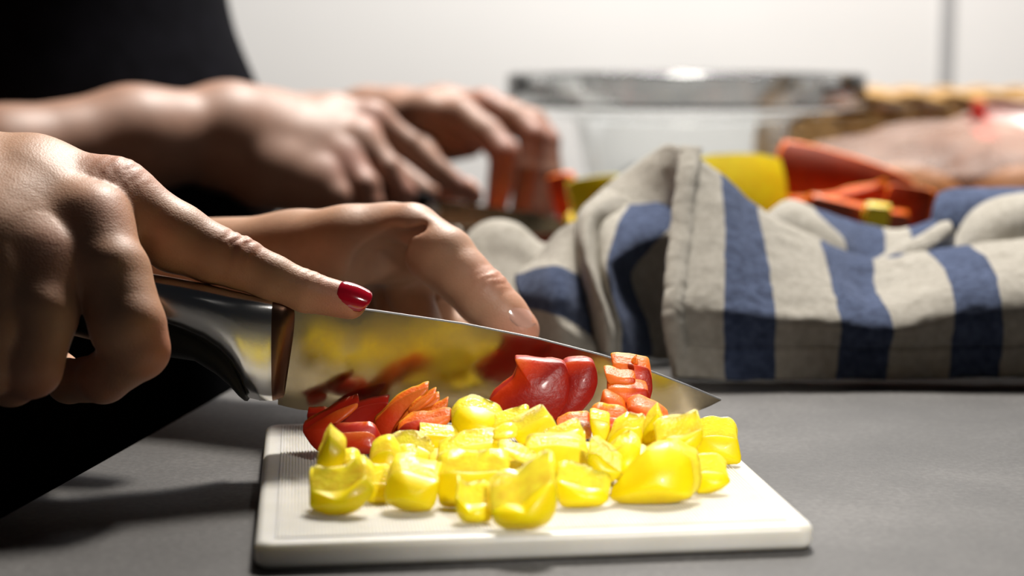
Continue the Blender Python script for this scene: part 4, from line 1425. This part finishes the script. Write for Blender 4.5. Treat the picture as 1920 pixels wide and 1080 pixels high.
# ------------------------------------------------------------------ peppers behind
BG = 'pepper pieces on the counter behind the towel'
def B(name, label, px, py, z, wpx, hpx, t, rot, mats, **kw):
    kw.setdefault('rest', CT + 0.0006)
    return chunk(name, label, 'pepper', (px, py, z), wpx * z * PM, hpx * z * PM, t, rot, mats=mats, group=BG, seed=int(px + py), **kw)
YM = ('yskin', 'yflesh'); RM = ('oskin', 'rflesh')
B('yellow_pepper_piece', 'big yellow pepper quarter standing behind the towel peak', 1388, 376, 1.09, 182, 196, .006, (4, 29, 0), YM, cx=10, cz=5, rest=None, jag=.03)
B('red_pepper_piece', 'long red pepper quarter sloping down beside the yellow quarter', 1590, 342, 1.13, 272, 100, .006, (4, 14, 17), RM, cx=8, cz=26, jag=.08, rest=None)
B('red_pepper_piece', 'orange-red pepper strip in front of the long red quarter', 1560, 382, 1.09, 190, 48, .007, (-8, -40, -14), RM, cx=8, rest=None)
B('red_pepper_piece', 'red pepper strip lying low in front with a hollow', 1610, 408, 1.06, 210, 50, .007, (6, -20, 12), RM, cx=10, rest=None)
B('red_pepper_piece', 'dark red pepper end at the right of the red pieces', 1700, 390, 1.09, 90, 80, .006, (-20, 10, 10), RM, cx=30, rest=None)
B('yellow_pepper_piece', 'small yellow pepper scrap in front of the dark red end', 1645, 405, 1.05, 44, 40, .006, (0, -20, 5), YM, rest=None)
# supports under them
B('red_pepper_piece', 'red pepper piece under the long red quarter', 1560, 460, 1.10, 260, 120, .008, (0, 50, 0), RM, cx=8)
B('red_pepper_piece', 'red pepper piece under the dark red end', 1690, 450, 1.11, 160, 130, .008, (0, 45, 0), RM, cx=12)
B('yellow_pepper_piece', 'yellow pepper piece half hidden by towel, beside the far fingertips', 1118, 372, 1.16, 90, 80, .006, (0, 10, -12), YM, cx=20, rest=None)
B('yellow_pepper_piece', 'yellow pepper piece lying under the half hidden one', 1130, 440, 1.17, 120, 110, .010, (10, 40, 0), YM, cx=6)
B('red_pepper_piece', 'orange-red pepper piece held under the far fingertips', 1058, 368, 1.27, 46, 82, .007, (-20, 0, -18), RM, cx=50, rest=None)
B('red_pepper_piece', 'red pepper strip just below the far knife blade', 900, 428, 1.23, 90, 44, .008, (0, -30, 8), RM, rest=None)
B('red_pepper_piece', 'orange pepper strip between far knife and towel', 1020, 440, 1.22, 100, 40, .008, (0, -30, 6), RM, rest=None, cx=10)
B('red_pepper_piece', 'red pepper piece under the far hand and knife', 960, 480, 1.25, 200, 50, .012, (0, 60, 0), RM, cx=4)

# ------------------------------------------------------------------ glass bowl
bz = 1.52
bc = at(1281, 400, bz); bc.z = CT + 0.0005
rw = 331 / FPX * bz
prof = [(0.0, 0.0), (0.050, 0.0), (0.064, 0.002), (0.082, 0.020), (0.092, 0.055), (0.099, 0.090), (rw - .030, 0.099), (rw - .006, 0.101), (rw, 0.105), (rw, 0.129), (rw - .002, 0.132), (rw - .006, 0.132), (rw - .008, 0.129), (rw - .009, 0.108),
        (rw - .034, 0.103), (0.095, 0.094), (0.088, 0.056), (0.078, 0.023), (0.062, 0.006), (0.0, 0.005)]
V, F = lathe(prof, 96, bc)
o = meshobj('glass_bowl', V, F, M['glass']); recalc(o)
tag(o, 'large clear glass bowl with a thick wide rim, by the white wall', 'bowl')

# ------------------------------------------------------------------ wicker basket
bk = empty('wicker_basket', (0.56, 1.83, CT + .001)); tag(bk, 'brown wicker basket with a golden rim behind the plastic bags', 'basket')
bx0, bx1, by0, by1, bh_ = 0.30, 0.92, 1.72, 1.98, 0.100
def rrect(x0, x1, y0, y1, r, n=6, edge=14):
    pts = []
    for cx, cy, a0 in ((x1 - r, y0 + r, -90), (x1 - r, y1 - r, 0), (x0 + r, y1 - r, 90), (x0 + r, y0 + r, 180)):
        for k in range(n + 1):
            a = math.radians(a0 + 90 * k / n)
            pts.append(Vector((cx + r * math.cos(a), cy + r * math.sin(a), 0)))
    out = []
    for i in range(len(pts)):
        a, b = pts[i], pts[(i + 1) % len(pts)]
        m_ = max(1, int((b - a).length / 0.012))
        for k in range(m_): out.append(a.lerp(b, k / m_))
    return out
loop = rrect(bx0, bx1, by0, by1, .04)
for k in range(12):
    z = CT + .005 + k * .0078
    path = []
    for i, q in enumerate(loop):
        a = loop[i - 1]; b = loop[(i + 1) % len(loop)]
        t_ = (b - a).normalized(); nrm = Vector((t_.y, -t_.x, 0))
        path.append(q + nrm * (.0025 * math.sin(i * math.pi / 2 + k * math.pi)) + Vector((0, 0, z)))
    path.append(path[0])
    V, F = tube(path, .0040, 6, capped=False)
    o = meshobj('weave_strand', V, F, M['wicker']); adopt(o, bk)
V, F = [], []
for sgn in (0, 1):
    path = []
    for i, q in enumerate(loop):
        a = i * 0.9 + sgn * math.pi
        path.append(q + Vector((0, .004 * math.cos(a), CT + bh_ + .004 + .004 * math.sin(a))))
    path.append(path[0])
    v_, f_ = tube(path, .0055, 7, capped=False)
    o = meshobj('rim', v_, f_, M['wicker']); adopt(o, bk); o['label'] = 'twisted golden rim'
for i in range(0, len(loop), 4):
    q = loop[i]
    v_, f_ = tube([q + Vector((0, 0, CT + .002)), q + Vector((0, 0, CT + bh_))], .003, 6)
    o = meshobj('stake', v_, f_, M['wicker']); adopt(o, bk)
V, F = box((bx0 + .01, by0 + .01, CT + .001), (bx1 - .01, by1 - .01, CT + .005))
o = meshobj('base', V, F, M['wicker'], smooth=False); adopt(o, bk)

# ------------------------------------------------------------------ plastic bags with vegetables
def film_bag(name, label, c, rad, seed, squash=2.6):
    V = []; F = []
    nu, nv = 56, 28
    for i in range(nv + 1):
        ph = math.pi * i / nv - math.pi / 2
        for j in range(nu):
            th = 2 * math.pi * j / nu
            d = Vector((math.cos(ph) * math.cos(th), math.cos(ph) * math.sin(th), math.sin(ph)))
            e = Vector([math.copysign(abs(x) ** (2 / squash), x) for x in d])
            q = Vector((e.x * rad[0], e.y * rad[1], e.z * rad[2]))
            w = noise.noise(Vector((q.x * 8 + seed, q.y * 12, q.z * 55))) * .013 + abs(noise.noise(Vector((q.x * 14 + seed, q.y * 24, q.z * 120 + 4)))) * .008
            q += d * w
            q += Vector(c)
            if q.z < CT + .001: q.z = CT + .001
            V.append(q)
    for i in range(nv):
        for j in range(nu):
            F.append((i * nu + j, i * nu + (j + 1) % nu, (i + 1) * nu + (j + 1) % nu, (i + 1) * nu + j))
    o = meshobj(name, V, F, M['film'])
    return o

def whole_pepper(name, label, c, r, hgt, mat, tilt, group):
    V = []; F = []
    nu, nv = 36, 18
    for i in range(nv + 1):
        s = i / nv; ph = math.pi * s - math.pi / 2
        for j in range(nu):
            th = 2 * math.pi * j / nu
            rr = r * (math.cos(ph) ** .7 if math.cos(ph) > 1e-6 else 0) * (1 + .07 * math.cos(4 * th)) * (.86 + .14 * s)
            z = hgt / 2 * math.sin(ph) - (.010 * math.exp(-(rr / .012) ** 2) if s > .5 else 0)
            V.append(Vector((rr * math.cos(th), rr * math.sin(th), z)))
    for i in range(nv):
        for j in range(nu):
            F.append((i * nu + j, i * nu + (j + 1) % nu, (i + 1) * nu + (j + 1) % nu, (i + 1) * nu + j))
    o = meshobj(name, V, F, mat)
    o.rotation_euler = tilt
    o.location = c
    sv, sf = tube([(0, 0, hgt / 2 - .012), (0, 0, hgt / 2 + .004), (.004, 0, hgt / 2 + .016)], [.006, .005, .0055], 8)
    meshobj('stem', sv, sf, M['stem'], o)
    tag(o, label, 'pepper', group)
    return o
M['stem'] = simple('pepper_stem', (0.12, 0.20, 0.04), 0.5, var=.2)
ca = Vector((0.345, 1.27, CT + .042))
b1_ = film_bag('plastic_bag', '', ca, (.125, .10, .045), 2.0); tag(b1_, 'crumpled clear pinkish plastic bag lying lower right of the glass bowl', 'bag', 'plastic bags on the counter')
cb_ = Vector((0.51, 1.50, CT + .047))
b2_ = film_bag('plastic_bag', '', cb_, (.150, .09, .050), 9.0); tag(b2_, 'taller crumpled plastic bag with a red label in front of the basket', 'bag', 'plastic bags on the counter')
def bread(label, c, rx, ry, rz_, s):
    V = []; F = []
    nu, nv = 28, 14
    for i in range(nv + 1):
        ph = math.pi * i / nv - math.pi / 2
        for j in range(nu):
            th = 2 * math.pi * j / nu
            q = Vector((math.cos(ph) * math.cos(th) * rx, math.cos(ph) * math.sin(th) * ry, math.sin(ph) * rz_))
            q *= 1 + .06 * noise.noise(q * 40 + Vector((s, 0, 0)))
            if q.z < -rz_ * .7: q.z = -rz_ * .7
            V.append(q)
    for i in range(nv):
        for j in range(nu):
            F.append((i * nu + j, i * nu + (j + 1) % nu, (i + 1) * nu + (j + 1) % nu, (i + 1) * nu + j))
    o = meshobj('bread_roll', V, F, M['roll']); o.location = c
    tag(o, label, 'bread', 'rolls inside the plastic bags')
bread('tan roll inside the low plastic bag by the bowl', (0.295, 1.27, CT + .034), .05, .045, .032, 1)
bread('tan roll at the right inside the low plastic bag', (0.395, 1.28, CT + .034), .046, .045, .030, 4)
bread('tan roll inside the bag with the red label', (0.45, 1.51, CT + .040), .06, .05, .036, 7)
whole_pepper('yellow_pepper', 'whole yellow pepper seen through the bag at right edge', (0.555, 1.49, CT + .042), .036, .075, M['yskin'], (1.2, .3, .2), None)
# label stuck on the taller bag
def label_patch(name, px0, px1, py0, py1, z, mat, par):
    V = []; F = []
    n = 10
    from mathutils.bvhtree import BVHTree
    tree = BVHTree.FromPolygons([v.co.copy() for v in par.data.vertices], [tuple(p_.vertices) for p_ in par.data.polygons])
    last = None
    for i in range(n + 1):
        for j in range(n + 1):
            q = at(px0 + (px1 - px0) * j / n, py0 + (py1 - py0) * i / n, z)
            hit = tree.ray_cast(Vector((q.x, 1.0, min(q.z, CT + .098))), Vector((0, 1, 0)))[0]   # stick the label to the film
            q.y = (hit.y if hit is not None else 1.47) - .0015
            V.append(q)
    for i in range(n):
        for j in range(n):
            a = i * (n + 1) + j
            F.append((a, a + 1, a + n + 2, a + n + 1))
    o = meshobj(name, V, F, mat); o.parent = par
    sm = o.modifiers.new('s', 'SOLIDIFY'); sm.thickness = .0006
    return o
label_patch('bag_label', 1868, 1905, 196, 268, 1.385, M['label_red'], b2_)['label'] = 'red strip of the printed label'
label_patch('bag_label', 1905, 2010, 196, 268, 1.385, M['label_pale'], b2_)['label'] = 'pale pink panel of the printed label'
